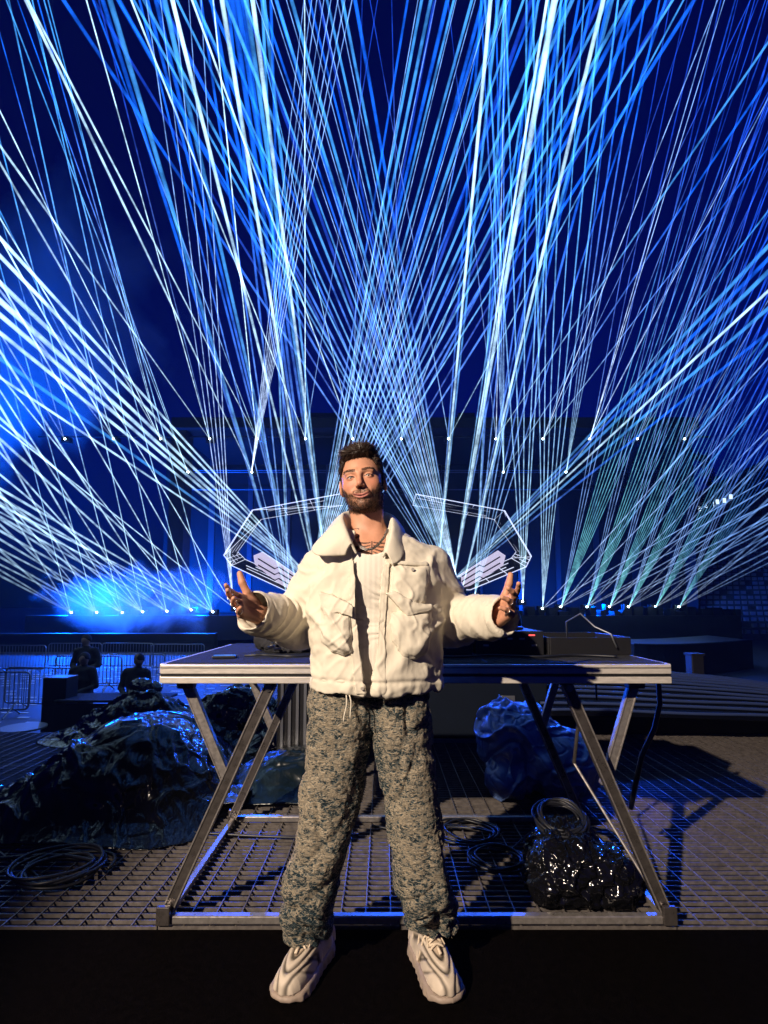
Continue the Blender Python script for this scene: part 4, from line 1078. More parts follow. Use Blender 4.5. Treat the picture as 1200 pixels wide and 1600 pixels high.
collar([((557, 866, 1.722), (549, 850, 1.712), (540, 868, 1.712)), ((553, 856, 1.748), (543, 833, 1.730), (499, 869, 1.715)), ((548, 845, 1.79), (537, 815, 1.78), (487, 858, 1.77)),
        ((543, 835, 1.86), (536, 805, 1.85), (503, 843, 1.86)), ((548, 828, 1.93), (543, 799, 1.93), (523, 822, 1.96)), ((578, 825, 1.97), (578, 795, 1.965), (578, 826, 2.0)),
        ((604, 826, 1.93), (607, 803, 1.93), (622, 822, 1.96)), ((606, 835, 1.86), (612, 811, 1.85), (634, 838, 1.86)), ((604, 845, 1.80), (613, 823, 1.79), (633, 856, 1.78)),
        ((601, 858, 1.752), (609, 842, 1.735), (627, 874, 1.722)), ((598, 872, 1.722), (603, 864, 1.712), (613, 884, 1.706))], 'collar')
for x, y, th in ((645, 890, 0.020), (592, 1077, 0.010), (566, 1076, 0.009)):
    lo, hi = 1.6, 1.80                                      # find the cloth along the line of sight
    for _ in range(22):
        md = (lo + hi) / 2; pp = np.array([tuple(P(x, y, md))], dtype=f32)
        if jacket_outer(pp)[0] > th: lo = md
        else: hi = md
    MB().cyl(P(x, y, lo), (0, -1, 0.1), 0.0055, 0.008, 12).build('snap', M['snap'], jacket)
m = MB()
for x0, y0, x1, y1 in ((541, 1086, 538, 1128), (546, 1086, 549, 1122)):
    pts = [P(x0 + (x1 - x0) * t_ + 1.5 * math.sin(t_ * 5), y0 + (y1 - y0) * t_, 1.705 - 0.01 * t_) for t_ in [i / 8 for i in range(9)]]
    m.tube(pts, 0.0022, 6)
m.build('drawcord', M['jacket'], jacket, smooth=True)

# ---- jeans
def leg_tab(rows, Y): return [(pz(py, Y), pxx(l, py, Y), pxx(r, py, Y), yc, hy) for py, l, r, yc, hy in rows]
JLt = leg_tab([(1060, 496, 584, 1.868, .118), (1090, 487, 584, 1.868, .122), (1130, 482, 583, 1.866, .120), (1160, 478, 578, 1.864, .114), (1200, 474, 571, 1.860, .106), (1250, 468, 561, 1.855, .099), (1300, 460, 551, 1.852, .096), (1350, 450, 541, 1.858, .096), (1400, 441, 529, 1.868, .096), (1440, 434, 519, 1.900, .090), (1462, 436, 513, 1.915, .080), (1490, 440, 509, 1.920, .074)], 1.84)
JRt = leg_tab([(1060, 580, 668, 1.868, .118), (1090, 580, 672, 1.868, .122), (1130, 582, 676, 1.866, .120), (1160, 588, 678, 1.864, .114), (1200, 593, 681, 1.860, .106), (1250, 599, 687, 1.855, .099), (1300, 606, 694, 1.852, .096), (1350, 613, 702, 1.858, .096), (1400, 619, 710, 1.868, .096), (1440, 624, 718, 1.900, .090), (1456, 628, 718, 1.915, .080), (1480, 634, 714, 1.920, .074)], 1.84)
def sd_leg(p, T):
    z = p[:, 2]; xl = interp(z, T, 1); xr = interp(z, T, 2); yc = interp(z, T, 3); hy = interp(z, T, 4); hx = (xr - xl) / 2
    k = (np.abs((p[:, 0] - (xl + xr) / 2) / hx) ** 2.2 + np.abs((p[:, 1] - yc) / hy) ** 2.2) ** (1 / 2.2)
    return (k - 1) * np.minimum(hx, hy)
ZHL, ZHR = pz(1480, 1.84), pz(1468, 1.84)
def jeans_sdf(p):
    a = np.maximum(sd_leg(p, JLt), ZHL - 0.012 * np.sin(p[:, 0] * 40 + p[:, 1] * 30) * 0.6 - p[:, 2]); b = np.maximum(sd_leg(p, JRt), ZHR - 0.007 * np.sin(p[:, 0] * 50) - p[:, 2])
    crotch = sstep(pz(1190, 1.84), pz(1120, 1.84), p[:, 2])
    d = np.where(crotch > 0, smin(a, b, 0.004 + 0.05 * crotch), np.minimum(a, b))
    d = np.maximum(d, -(d + 0.016) + 0 * d) if False else d
    return np.maximum(d, p[:, 2] - 1.02)
v, q = polygonise(jeans_sdf, axis((-0.40, 0.31, 0.0042)), axis((1.70, 2.02, 0.0048)), axis((0.06, 1.03, 0.0042)))
n = vnormals(v, q); z = v[:, 2]
wp = v + 0.03 * np.stack([vn(v * 7, 61), vn(v * 7, 62), vn(v * 7, 63)], 1)
low = sstep(0.42, 0.16, z); sgn = np.where(v[:, 0] < BX, 1.0, -1.0)
h = -0.012 * np.exp(-(vn(np.stack([wp[:, 0] * 7, wp[:, 1] * 5, (wp[:, 2] + sgn * wp[:, 0] * 0.9) * 6], 1), 75) / 0.14) ** 2) + 0.022 * (np.abs(vn(np.stack([wp[:, 0] * 9, wp[:, 1] * 7, (wp[:, 2] - sgn * wp[:, 0] * 0.6) * 8], 1), 64)) - .3)
h += low * 0.028 * (np.abs(vn(np.stack([wp[:, 0] * 9, wp[:, 1] * 9, wp[:, 2] * 24 + sgn * wp[:, 0] * 14], 1), 65)) - .3)
h += 0.010 * np.abs(vn(np.stack([wp[:, 0] * 12 * sgn + wp[:, 2] * 14, wp[:, 1] * 6, wp[:, 2] * 5], 1), 66)) * sstep(0.62, 0.8, z)
h += 0.0035 * (np.abs(vn(wp * V3(55, 40, 40), 67)) - .3) + 0.0024 * (np.abs(vn(wp * V3(120, 90, 95), 68)) - .3)
fly = np.exp(-((v[:, 0] - pxx(583, 1110, 1.74)) / 0.0022) ** 2) * (z > 0.80) * (v[:, 1] < 1.86)
h -= 0.004 * fly
v = v + n * h[:, None]
fade = sstep(-0.35, 0.45, 0.22 * vn(v * V3(7, 7, 6), 71) + 0.18 * vn(v * V3(20, 20, 50), 72) + 0.55 * vn(v * V3(90, 90, 200), 73) + 0.04 + 0.28 * sstep(0.95, 0.6, z) * sstep(0.2, 0.5, z) - 0.25 * sstep(0.62, 0.78, z) * 0)
inner_l = np.where(v[:, 0] < BX, sstep(0.06, 0.0, interp(z, JLt, 2) - v[:, 0]), sstep(0.05, 0.0, v[:, 0] - interp(z, JRt, 1)))
fade = np.clip(0.12 + 0.85 * fade - 0.40 * inner_l - 0.15 * low, 0, 1)
m = bpy.data.materials.new('denim'); m.use_nodes = True; M['denim'] = m; t = m.node_tree; b = t.nodes['Principled BSDF']
b.inputs['Roughness'].default_value = 0.95; b.inputs['Specular IOR Level'].default_value = 0.1
tc = t.nodes.new('ShaderNodeTexCoord')
def nnode(kind, **kw):
    nn = t.nodes.new(kind)
    for k_, v_ in kw.items(): nn.inputs[k_].default_value = v_
    return nn
mp = t.nodes.new('ShaderNodeMapping'); mp.inputs['Scale'].default_value = (0.75, 0.75, 1.9); t.links.new(tc.outputs['Object'], mp.inputs[0])
wz = nnode('ShaderNodeTexNoise', Scale=26.0, Detail=3.0); t.links.new(mp.outputs[0], wz.inputs['Vector'])
mx = t.nodes.new('ShaderNodeVectorMath'); mx.operation = 'MULTIPLY_ADD'; mx.inputs[1].default_value = (0.06, 0.06, 0.06)
t.links.new(wz.outputs['Color'], mx.inputs[0]); t.links.new(mp.outputs[0], mx.inputs[2])
vo = nnode('ShaderNodeTexVoronoi', Scale=85.0); vo.feature = 'DISTANCE_TO_EDGE'; t.links.new(mx.outputs[0], vo.inputs['Vector'])
n3 = nnode('ShaderNodeTexNoise', Scale=190.0, Detail=4.0, Roughness=0.7); t.links.new(mx.outputs[0], n3.inputs['Vector'])
at = t.nodes.new('ShaderNodeAttribute'); at.attribute_name = 'fade'
e1 = nnode('ShaderNodeMapRange'); e1.inputs[1].default_value = 0.02; e1.inputs[2].default_value = 0.16; e1.inputs[3].default_value = 0.55; e1.inputs[4].default_value = -0.15
t.links.new(vo.outputs['Distance'], e1.inputs[0])
s1 = t.nodes.new('ShaderNodeMath'); s1.operation = 'ADD'; t.links.new(at.outputs['Fac'], s1.inputs[0]); t.links.new(e1.outputs[0], s1.inputs[1])
s2 = t.nodes.new('ShaderNodeMath'); s2.operation = 'MULTIPLY_ADD'; s2.inputs[1].default_value = 2.2; s2.inputs[2].default_value = -1.15
t.links.new(n3.outputs['Fac'], s2.inputs[0]); s3 = t.nodes.new('ShaderNodeMath'); s3.operation = 'ADD'; t.links.new(s1.outputs[0], s3.inputs[0]); t.links.new(s2.outputs[0], s3.inputs[1])
cr = t.nodes.new('ShaderNodeValToRGB'); el = cr.color_ramp.elements
el[0].position = 0.12; el[0].color = (0.02, 0.04, 0.052, 1); el[1].position = 0.95; el[1].color = (0.56, 0.47, 0.34, 1)
e_ = el.new(0.34); e_.color = (0.075, 0.115, 0.13, 1); e_ = el.new(0.55); e_.color = (0.25, 0.25, 0.22, 1)
t.links.new(s3.outputs[0], cr.inputs[0]); t.links.new(cr.outputs[0], b.inputs['Base Color'])
bp = t.nodes.new('ShaderNodeBump'); bp.inputs['Strength'].default_value = 1.0; bp.inputs['Distance'].default_value = 0.006
t.links.new(s3.outputs[0], bp.inputs['Height']); t.links.new(bp.outputs[0], b.inputs['Normal'])
jeans = np_mesh('jeans', v, q, M['denim'], man, attrs={'fade': fade})
fr_ = np.nonzero((n[:, 1] < 0.35) & (z < 0.95))[0]
for cnt, ln, wd, mt, lo_, hi_ in ((1300, 0.009, 0.0013, 'thread', 0.2, 1.1), (700, 0.009, 0.0013, 'thread_blue', -0.1, 0.45), (120, 0.030, 0.0010, 'thread', -1, 2)):
    pool = fr_[(fade[fr_] > lo_) & (fade[fr_] < hi_)]
    ids = rng.choice(pool, cnt); tang = np.cross(n[ids], rng.normal(size=(cnt, 3)))
    o = strands('loose_threads', v[ids] + n[ids] * 0.0008, tang + n[ids] * 0.06, ln, wd, M[mt], jeans, rng, 0.55, 4, 0.25)
    tag(o, kind='stuff')

# ---- sneakers
def sneaker(toe, heel, sx):
    toe = Vector(toe); heel = Vector(heel); ax = (toe - heel); LEN = ax.length; ax.normalize(); sd_ = Vector((0, 0, 1)).cross(ax).normalized() * -1   # right of the shoe
    Rm = np.array([tuple(sd_), tuple(ax), (0, 0, 1)], dtype=f32)       # rows: x side, y along, z up
    o0 = np.array(tuple(heel), dtype=f32)
    WT = [(0.0, .030), (.05, .041), (.12, .040), (.19, .051), (.235, .054), (.27, .050), (.297, .036), (.312, .010)]
    HT = [(0.0, .10), (.04, .115), (.10, .120), (.14, .108), (.19, .088), (.24, .070), (.28, .056), (.305, .035), (.315, .012)]
    def loc(p): return (p - o0) @ Rm.T
    def prof(s, T, i=1): return np.interp(s, [a for a, b in T], [b for a, b in T]).astype(f32)
    sc = LEN / 0.312
    def upper(p):
        l = loc(p) / sc; s = np.clip(l[:, 1], -0.004, 0.316); w_ = prof(s, WT) * 0.98 + 0.002; hh = prof(s, HT)
        k = (np.abs((l[:, 0]) / w_) ** 2.3 + np.abs(np.maximum(l[:, 2] - 0.02, 0) / hh) ** 2.3) ** (1 / 2.3)
        d = (k - 1) * np.minimum(w_, hh)
        d = smax(d, -(l[:, 1] + 0.004), 0.01); d = smax(d, l[:, 1] - 0.312, 0.02); d = np.maximum(d, 0.03 - l[:, 2])
        d = smax(d, -cap(l, (0, 0.055, 0.11), (0, 0.06, 0.2), 0.034, 0.045), 0.008)
        return d * sc
    def sole(p):
        l = loc(p) / sc; s = np.clip(l[:, 1], -0.012, 0.324)
        w_ = prof(np.clip(s * 0.975, 0, .312), WT) + 0.009 + 0.006 * np.clip(0.05 - l[:, 2], 0, 1) / 0.05
        end = np.maximum(l[:, 1] - 0.322 + 0.25 * np.clip(0.02 - l[:, 2], 0, 1), -(l[:, 1] + 0.014))
        d = smax(np.abs(l[:, 0]) - w_, end, 0.06)
        top = 0.046 - 0.018 * sstep(0.20, 0.31, l[:, 1]) - 0.012 * np.sin(np.clip(l[:, 1] / 0.3, 0, 1) * 3.1) + 0.018 * sstep(0.05, -0.01, l[:, 1])
        spring = 0.012 * sstep(0.24, 0.32, l[:, 1]) + 0.006 * sstep(0.03, -0.01, l[:, 1])
        return smax(smax(d, l[:, 2] - top, 0.012), spring - l[:, 2], 0.006) * sc
    c = (toe + heel) / 2
    xs = axis((c.x - 0.17, c.x + 0.17, 0.0025)); ys = axis((c.y - 0.20, c.y + 0.20, 0.0026)); zs = axis((-0.01, 0.16, 0.0025))
    root = empty('sneaker', (c.x, c.y, 0)); root.parent = man; root.matrix_parent_inverse = parent_world(man).inverted()
    v, q = polygonise(upper, xs, ys, zs); n = vnormals(v, q); l = loc(v) / sc
    s = l[:, 1]; w_ = prof(np.clip(s, 0, .31), WT)
    u = np.sqrt((l[:, 0] / 0.055) ** 2 + (np.clip(s - 0.10, 0, 1) / 0.275) ** 2)
    uu = u + 0.035 * np.sin(s * 40 + l[:, 2] * 30)
    g1 = np.exp(-((u - 0.47) / 0.034) ** 2); g2 = np.exp(-((uu - 0.66) / 0.034) ** 2) * (s > 0.06); g3 = np.exp(-((uu - 0.83) / 0.034) ** 2) * (s > 0.03)
    streak = np.clip(np.sin(s * 95 - l[:, 2] * 150 + 1.2), 0, 1) ** 3 * sstep(0.72, 0.86, u) * sstep(0.27, 0.22, s)
    h = 0.0050 * sstep(0.47, 0.54, u) * sstep(0.66, 0.58, uu) + 0.0038 * sstep(0.66, 0.72, uu) * sstep(0.83, 0.76, uu) - 0.0028 * (g1 + g2 + g3) - 0.0022 * streak
    v = v + n * h[:, None] * sc
    gro = np.clip(g1 * 1.2 + 1.0 * g2 + 0.9 * g3 + 0.8 * streak, 0, 1) * (l[:, 2] > 0.028)
    tone = np.where((u < 0.47)[:, None], V3(0.47, 0.37, 0.27), V3(0.54, 0.455, 0.36))
    colr = tone * (1 + 0.06 * vn(v * 60, 3))[:, None] * (1 - 0.86 * gro[:, None])
    np_mesh('upper', v, q, M['shoe_tone'], root, np.clip(colr, 0.01, 1))
    v, q = polygonise(sole, xs, ys, zs); n = vnormals(v, q); l = loc(v) / sc
    lug = np.sin(l[:, 1] * 190 + np.sign(l[:, 0]) * 0.6) * sstep(0.03, 0.012, l[:, 2])
    wav = np.sin(l[:, 1] * 60 + l[:, 2] * 120) * sstep(0.012, 0.03, l[:, 2])
    v = v + n * (0.0013 * lug + 0.0004 * wav)[:, None] * sc; v[:, 2] = np.maximum(v[:, 2], 0.001)
    np_mesh('sole', v, q, M['shoe_sole'], root)
    # laces over the tongue, a bow and a toggle
    def W_(x, y, zz): return heel + (sd_ * x + ax * y + Vector((0, 0, zz))) * sc
    def topz(x, y):
        hh = np.interp(y, [a for a, b in HT], [b for a, b in HT]); ww = np.interp(y, [a for a, b in WT], [b for a, b in WT])
        return 0.02 + hh * max(0.0, 1 - min(1, abs(x) / ww) ** 2.3) ** (1 / 2.3) + 0.005
    m = MB()
    for k, y in enumerate((0.128, 0.146, 0.164, 0.182)):
        for sgn_ in (-1, 1):
            pts = [W_(sgn_ * (-0.024 + 0.048 * t_), y + 0.012 * t_, topz(-0.024 + 0.048 * t_, y + .012 * t_) + 0.002 * math.sin(t_ * 3.14)) for t_ in [i / 7 for i in range(8)]]
            m.tube(pts, 0.0040 * sc, 6)
    for sgn_ in (-1, 1):
        pts = []
        for i in range(13):
            a = i / 12 * math.pi * 1.9; xx = sgn_ * (0.020 - 0.022 * math.cos(a) + 0.004); yy = 0.126 + 0.020 * math.sin(a) * (1 if sgn_ > 0 else .8)
            pts.append(W_(xx, yy, topz(xx, yy) + 0.006))
        m.tube(pts, 0.0036 * sc, 6)
        m.tube([W_(sgn_ * 0.006, 0.132, topz(0, .132) + .006), W_(sgn_ * 0.024, 0.155, topz(.024, .155) + .007), W_(sgn_ * 0.030, 0.186, topz(.03, .186) + .006)], 0.0026 * sc, 6)
    m.build('laces', M['lace'], root, smooth=True)
    m = MB(); m.tube([W_(0, 0.196, topz(0, .196) + .001), W_(0.0, 0.222, topz(0, .222) + .001)], 0.0045 * sc, 8, 0.0052 * sc)
    m.build('toggle', M['lace'], root, smooth=True)
    tg = MB(); tg.tube([W_(0, 0.088, 0.10), W_(0, 0.094, 0.135), W_(0, 0.092, 0.155)], 0.020 * sc, 10, 0.024 * sc); tg.build('tongue', M['lace'], root, smooth=True)
    return root
tone_material('shoe_tone', 0.55, 0.3)
sneaker(G(437, 1572), G(437, 1572) + Vector((0.115, 0.285, 0)), -1)
sneaker(G(707, 1574), G(707, 1574) + Vector((-0.090, 0.292, 0)), 1)
# ================================================================== THINGS AROUND THE MAN
# ------------------------------------------------------------------ folding stage deck used as a table
TX0, TX1, TY0, TY1, TZ = -0.878, 1.128, 2.105, 3.105, 0.995
tb = empty('deck_table', ((TX0 + TX1) / 2, 2.6, 0), 'aluminium framed folding deck table with black top behind the man', 'table')
MB().box(((TX0 + TX1) / 2, 2.605, TZ - 0.008), ((TX1 - TX0) / 2 - 0.012, 0.488, 0.012)).build('table_top', M['black_board'], tb, bevel=0.002)
def rail(name, a, b, side):
    """one edge of the frame: two pale lips with a dark groove between them"""
    up = MB(); gv = MB(); lo = MB(); a = Vector(a); b = Vector(b)
    up.bar(a + Vector((0, 0, TZ - 0.018)), b + Vector((0, 0, TZ - 0.018)), 0.030, 0.036)
    lo.bar(a + Vector((0, 0, TZ - 0.060)), b + Vector((0, 0, TZ - 0.060)), 0.030, 0.026)
    gv.bar(a + Vector((0, 0, TZ - 0.0415)), b + Vector((0, 0, TZ - 0.0415)), 0.018, 0.011)
    r = up.build(name, M['aluminium'], tb, bevel=0.003)
    lo.build('lower_lip', M['aluminium'], r, bevel=0.003); gv.build('groove', M['black_metal'], r)
    ln = MB(); d = (b - a).normalized(); s = d.cross(Vector((0, 0, 1))) * side
    ln.bar(a + s * 0.0158 + Vector((0, 0, TZ - 0.012)), b + s * 0.0158 + Vector((0, 0, TZ - 0.012)), 0.0016, 0.003); ln.build('score_line', M['black_metal'], r)
rail('frame_rail', (TX0, TY0, 0), (TX1, TY0, 0), 1); rail('frame_rail', (TX0, TY1, 0), (TX1, TY1, 0), -1)
rail('frame_rail', (TX0 - .0005, TY0 + .0155, 0), (TX0 - .0005, TY1 - .0155, 0), -1); rail('frame_rail', (TX1 + .0005, TY0 + .0155, 0), (TX1 + .0005, TY1 - .0155, 0), 1)
def leg(a, b, w=0.046, d=0.032, mt='leg_steel', name='leg', bolts=True):
    a = Vector(a); b = Vector(b); ax = (b - a).normalized()
    o = MB(); o.bar(a, b, d, w, up=ax.cross(Vector((0, 1, 0)))); lg = o.build(name, M[mt], tb, bevel=0.004)
    f = Vector((0, -1, 0)); sd = ax.cross(f).normalized()
    for k in (-1, 1):
        e = MB(); q = sd * (k * w * 0.42) + f * (d / 2 + 0.0015)
        e.bar(a + q, b + q, w * 0.13, 0.004, up=f); e.build('leg_flange', M['aluminium_worn'], lg, bevel=0.001)
    if bolts:
        for p in (a + ax * 0.022, b - ax * 0.022):
            e = MB(); e.cyl(p + f * (d / 2 + 0.004), f, 0.014, 0.008, 14); e.cyl(p + f * (d / 2 + 0.0095), f, 0.006, 0.004, 8); e.build('bolt', M['bolt'], lg)
    return lg
for Y, mt in ((2.165, 'leg_steel'), (3.045, 'leg_steel')):
    for sx, xt, xb, xm in ((-1, -0.455, -0.842, -0.815), (1, 0.735, 1.095, 1.035)):
        leg((xt, Y, 0.915), (xb, Y, 0.045), mt=mt)
        t_ = 0.46; xk = xt + (xb - xt) * t_; zk = 0.915 + (0.045 - 0.915) * t_
        leg((xm, Y + 0.055, 0.900), (xk, Y + 0.055, zk - 0.02), 0.042, 0.028, 'aluminium_worn', 'brace')
        h = MB(); h.box((xm, Y + 0.04, 0.905), (0.034, 0.022, 0.018)); h.build('hinge_block', M['leg_steel'], tb, bevel=0.004)
        h = MB(); h.box((xt, Y + 0.0, 0.922), (0.034, 0.020, 0.010)); h.build('hinge_block', M['leg_steel'], tb, bevel=0.003)
for Y in (2.15, 3.09):
    MB().box(((TX0 + TX1) / 2, Y, 0.019), ((TX1 - TX0) / 2 - 0.004, 0.016, 0.015)).build('foot_rail', M['aluminium_worn'], tb, bevel=0.004)
for X in (TX0 + 0.03, TX1 - 0.03):
    MB().box((X, 2.62, 0.017), (0.014, 0.453, 0.012)).build('side_rail', M['aluminium_worn'], tb, bevel=0.003)
    for Y in (2.13, 3.07): MB().box((X, Y, 0.040), (0.026, 0.010, 0.034)).build('foot_bracket', M['leg_steel'], tb, bevel=0.003)
MB().tube([P(897, 1192, 2.45), P(1010, 1377, 2.20)], 0.006, 8).build('lock_rod', M['aluminium_worn'], tb)
MB().tube([P(905, 1115, 2.4), P(897, 1192, 2.45)], 0.008, 8).build('lock_rod', M['leg_steel'], tb)
MB().tube([P(1028, 1052, 2.55), P(1031, 1100, 2.55), P(1022, 1140, 2.5), P(1003, 1180, 2.48), P(992, 1230, 2.5), P(986, 1262, 2.6)], 0.012, 10).build('hanging_hose', M['rubber_cable'], tb, smooth=True)

TABLE_CABLES = []
# ------------------------------------------------------------------ on the table
def box_thing(name, label, cat, c, h, material, rz=0.0, bevel=0.004, group=None):
    r = empty(name, (c[0], c[1], c[2] - h[2]), label, cat, group, rz)
    rot = Matrix.Rotation(rz, 3, 'Z')
    MB().box(c, h, rot).build('case', material, r, bevel=bevel)
    return r, (lambda x, y, z: Vector(c) + rot @ Vector((x, y, z)))
g = G(351, 1026, TZ + 0.01)
r, at_ = box_thing('phone', 'phone with a dim blue screen lying at the left end of the table', 'phone', (g.x, g.y, TZ + 0.010), (0.05, 0.028, 0.005), M['black_plastic'], 0.15)
MB().box(at_(0, 0, 0.0058), (0.045, 0.024, 0.0006), Matrix.Rotation(0.15, 3, 'Z')).build('screen', M['screen_blue'], r)
def player(name, label, cx_, cy_, mixer=False):
    w_ = 0.155 if not mixer else 0.16
    r, at_ = box_thing(name, label, 'mixer' if mixer else 'media player', (cx_, cy_, TZ + 0.058), (w_, 0.20, 0.054), M['black_plastic'])
    rr = random.Random(int(cx_ * 100) + 50)
    if not mixer:
        d = MB(); d.cyl(at_(0, -0.03, 0.060), (0, 0, 1), 0.105, 0.014, 40); p = d.build('jog_wheel', M['black_metal'], r, bevel=0.002)
        d = MB(); d.cyl(at_(0, -0.03, 0.0685), (0, 0, 1), 0.034, 0.003, 24); d.build('wheel_display', M['screen_blue'], p)
        MB().box(at_(0, 0.145, 0.066), (0.10, 0.04, 0.010)).build('screen', M['screen_blue'], r, bevel=0.002)
        for k in (0, 1): MB().cyl(at_(-0.128, -0.10 - 0.055 * k, 0.057), (0, 0, 1), 0.021, 0.008, 20).build('play_button', M['led_white'] if k == 0 else M['bolt'], r)
    else:
        for ix in range(4):
            for iy in range(5):
                d = MB(); d.cyl(at_(-0.105 + 0.07 * ix, 0.15 - 0.055 * iy, 0.064), (0, 0, 1), 0.011, 0.022, 12); d.build('knob', M['black_metal'], r)
            MB().box(at_(-0.105 + 0.07 * ix, -0.14, 0.060), (0.008, 0.012, 0.008)).build('fader', M['bolt'], r)
    for k in range(5):
        MB().box(at_(-0.11 + 0.055 * k, -0.2012, rr.choice((-0.01, 0.02))), (0.012, 0.0012, 0.004)).build('front_mark', M['mark_grey'], r)
    MB().box(at_(0.10, -0.2014, 0.036), (0.014, 0.0012, 0.003)).build('front_light', M['led_red'], r)
    return r
player('media_player', 'black media player at the right end of the gear, beside the flat case', 0.575, 2.62)
player('dj_mixer', 'black mixer on the table just right of the man', 0.245, 2.62, True)
player('media_player', 'black media player hidden behind the man on the table', -0.085, 2.62)
# shallow black tray at the right end with a cable
tr = empty('gear_tray', (0.93, 2.63, TZ), 'shallow black gear tray with a loose cable at the right end of the table', 'tray')
MB().box((0.94, 2.62, TZ + 0.012), (0.185, 0.20, 0.008)).build('tray_base', M['black_plastic'], tr)
for c_, h_ in (((0.94, 2.42, TZ + 0.044), (0.185, 0.006, 0.040)), ((0.94, 2.82, TZ + 0.044), (0.185, 0.006, 0.040)), ((0.755, 2.62, TZ + 0.044), (0.006, 0.193, 0.040)), ((1.125, 2.62, TZ + 0.044), (0.006, 0.193, 0.040))):
    MB().box(c_, h_).build('tray_wall', M['black_plastic'], tr, bevel=0.003)
MB().tube([(0.90, 2.60, TZ + .03), (0.88, 2.55, TZ + .15), (0.93, 2.50, TZ + .19), (0.98, 2.46, TZ + .13), (1.03, 2.405, TZ + .10), (1.05, 2.395, TZ + .04)], 0.004, 8).build('tray_cable', M['galvanised'], tr, smooth=True)
for k, (lb, pts) in enumerate((('black cable running along the front of the table gear', [(0.10, 2.30, TZ + .012), (0.30, 2.26, TZ + .012), (0.48, 2.33, TZ + .012), (0.66, 2.27, TZ + .012), (0.84, 2.34, TZ + .012), (1.0, 2.28, TZ + .012)]),
                              ('thin cable trailing over the right table edge behind the tray', [(0.62, 2.88, TZ + .012), (0.85, 2.92, TZ + .012), (1.02, 2.88, TZ + .012), (1.12, 2.95, TZ + .02), (1.17, 2.97, TZ - .05), (1.18, 2.97, TZ - .3)]))):
    TABLE_CABLES.append((lb, pts))
# soft black pouch with connectors left of the man
def blob(name, prims, disp, step, material, parent=None, bounds=None, relaxn=0, k=0.06):
    def f(p):
        d = np.full(len(p), 9.0, f32)
        for c, r_ in prims: d = smin(d, ell(p, c, r_), k)
        return np.maximum(d, bounds - p[:, 2]) if bounds is not None else d
    lo = np.min([np.array(c) - np.array(r_) for c, r_ in prims], 0) - 0.12; hi = np.max([np.array(c) + np.array(r_) for c, r_ in prims], 0) + 0.12
    v, q = polygonise(f, axis((lo[0], hi[0], step)), axis((lo[1], hi[1], step)), axis((lo[2], hi[2], step)))
    n = vnormals(v, q); v = v + n * disp(v)[:, None]
    if bounds is not None: v[:, 2] = np.maximum(v[:, 2], bounds)
    if relaxn: v = relax(v, q, relaxn, 0.4)
    return np_mesh(name, v, q, material, parent)
def crs(x, sd, w_): return np.exp(-(vn(x, sd) / w_) ** 2)
def crumple(a, s, seed, ax=(1.0, 0.45, 0.6)):
    """thin plastic pulled into sharp creases between slack, gently curved facets"""
    A = V3(ax)
    def f(v):
        w_ = v + 0.18 / s * np.stack([vn(v * s, seed), vn(v * s, seed + 1), vn(v * s, seed + 2)], 1)
        r1 = w_ @ np.array(Matrix.Rotation(0.7, 3, 'Y'), dtype=f32); r2 = w_ @ np.array(Matrix.Rotation(-0.9, 3, 'X'), dtype=f32)
        return a * (0.7 * vn(w_ * s * 0.8, seed + 3) + 0.75 * crs(r1 * A * s * 1.2, seed + 4, 0.10) - 0.6 * crs(r2 * A * s * 1.5, seed + 5, 0.12) + 0.35 * crs(w_ * A * s * 3.2, seed + 6, 0.12) - 0.2 * crs(r1 * s * 4, seed + 7, 0.15))
    return f
pc = empty('gear_pouch', (-0.52, 2.62, TZ), 'soft black pouch with shiny connectors on the table under the outstretched sleeve', 'pouch')
blob('pouch', [((-0.56, 2.65, TZ + .07), (.085, .09, .075)), ((-0.47, 2.6, TZ + .04), (.11, .09, .05)), ((-0.40, 2.58, TZ + .03), (.07, .07, .04))], crumple(0.012, 14, 11), 0.007, M['cloth_dark'], pc, TZ + 0.004)
rr = random.Random(4)
for k in range(6):
    a = Vector((-0.53 + rr.uniform(0, .09), 2.48 + rr.uniform(-.02, .03), TZ + 0.02 + rr.uniform(0, .05))); d = Vector((rr.uniform(-1, 1), -.6, rr.uniform(-.2, .5))).normalized() * 0.035
    MB().tube([a, a + d], 0.008, 8).build('connector', M['bolt'], pc)
for k in range(3):
    pts = [(-0.62 + .02 * k + 0.06 * i, 2.36 + .03 * k + .03 * math.sin(i * 1.3 + k), TZ + 0.008) for i in range(8)]
    MB().tube(pts, 0.0045, 6).build('pouch_cable', M['rubber_cable'], pc, smooth=True)
bt = empty('water_bottle', P(806, 962, 2.93), 'small teal tinted bottle standing behind the media player', 'bottle')
q0 = Vector((bt.location.x, 2.93, TZ + 0.002)); bt.location = q0
MB().tube([q0, q0 + Vector((0, 0, .13)), q0 + Vector((0, 0, .17)), q0 + Vector((0, 0, .20))], lambda f: 0.030 if f < .4 else (0.026 if f < .7 else 0.012), 14).build('bottle_body', M['teal_sheet'], bt, smooth=True)
MB().cyl(q0 + Vector((0, 0, .208)), (0, 0, 1), 0.014, 0.018, 12).build('cap', M['galvanised'], bt)

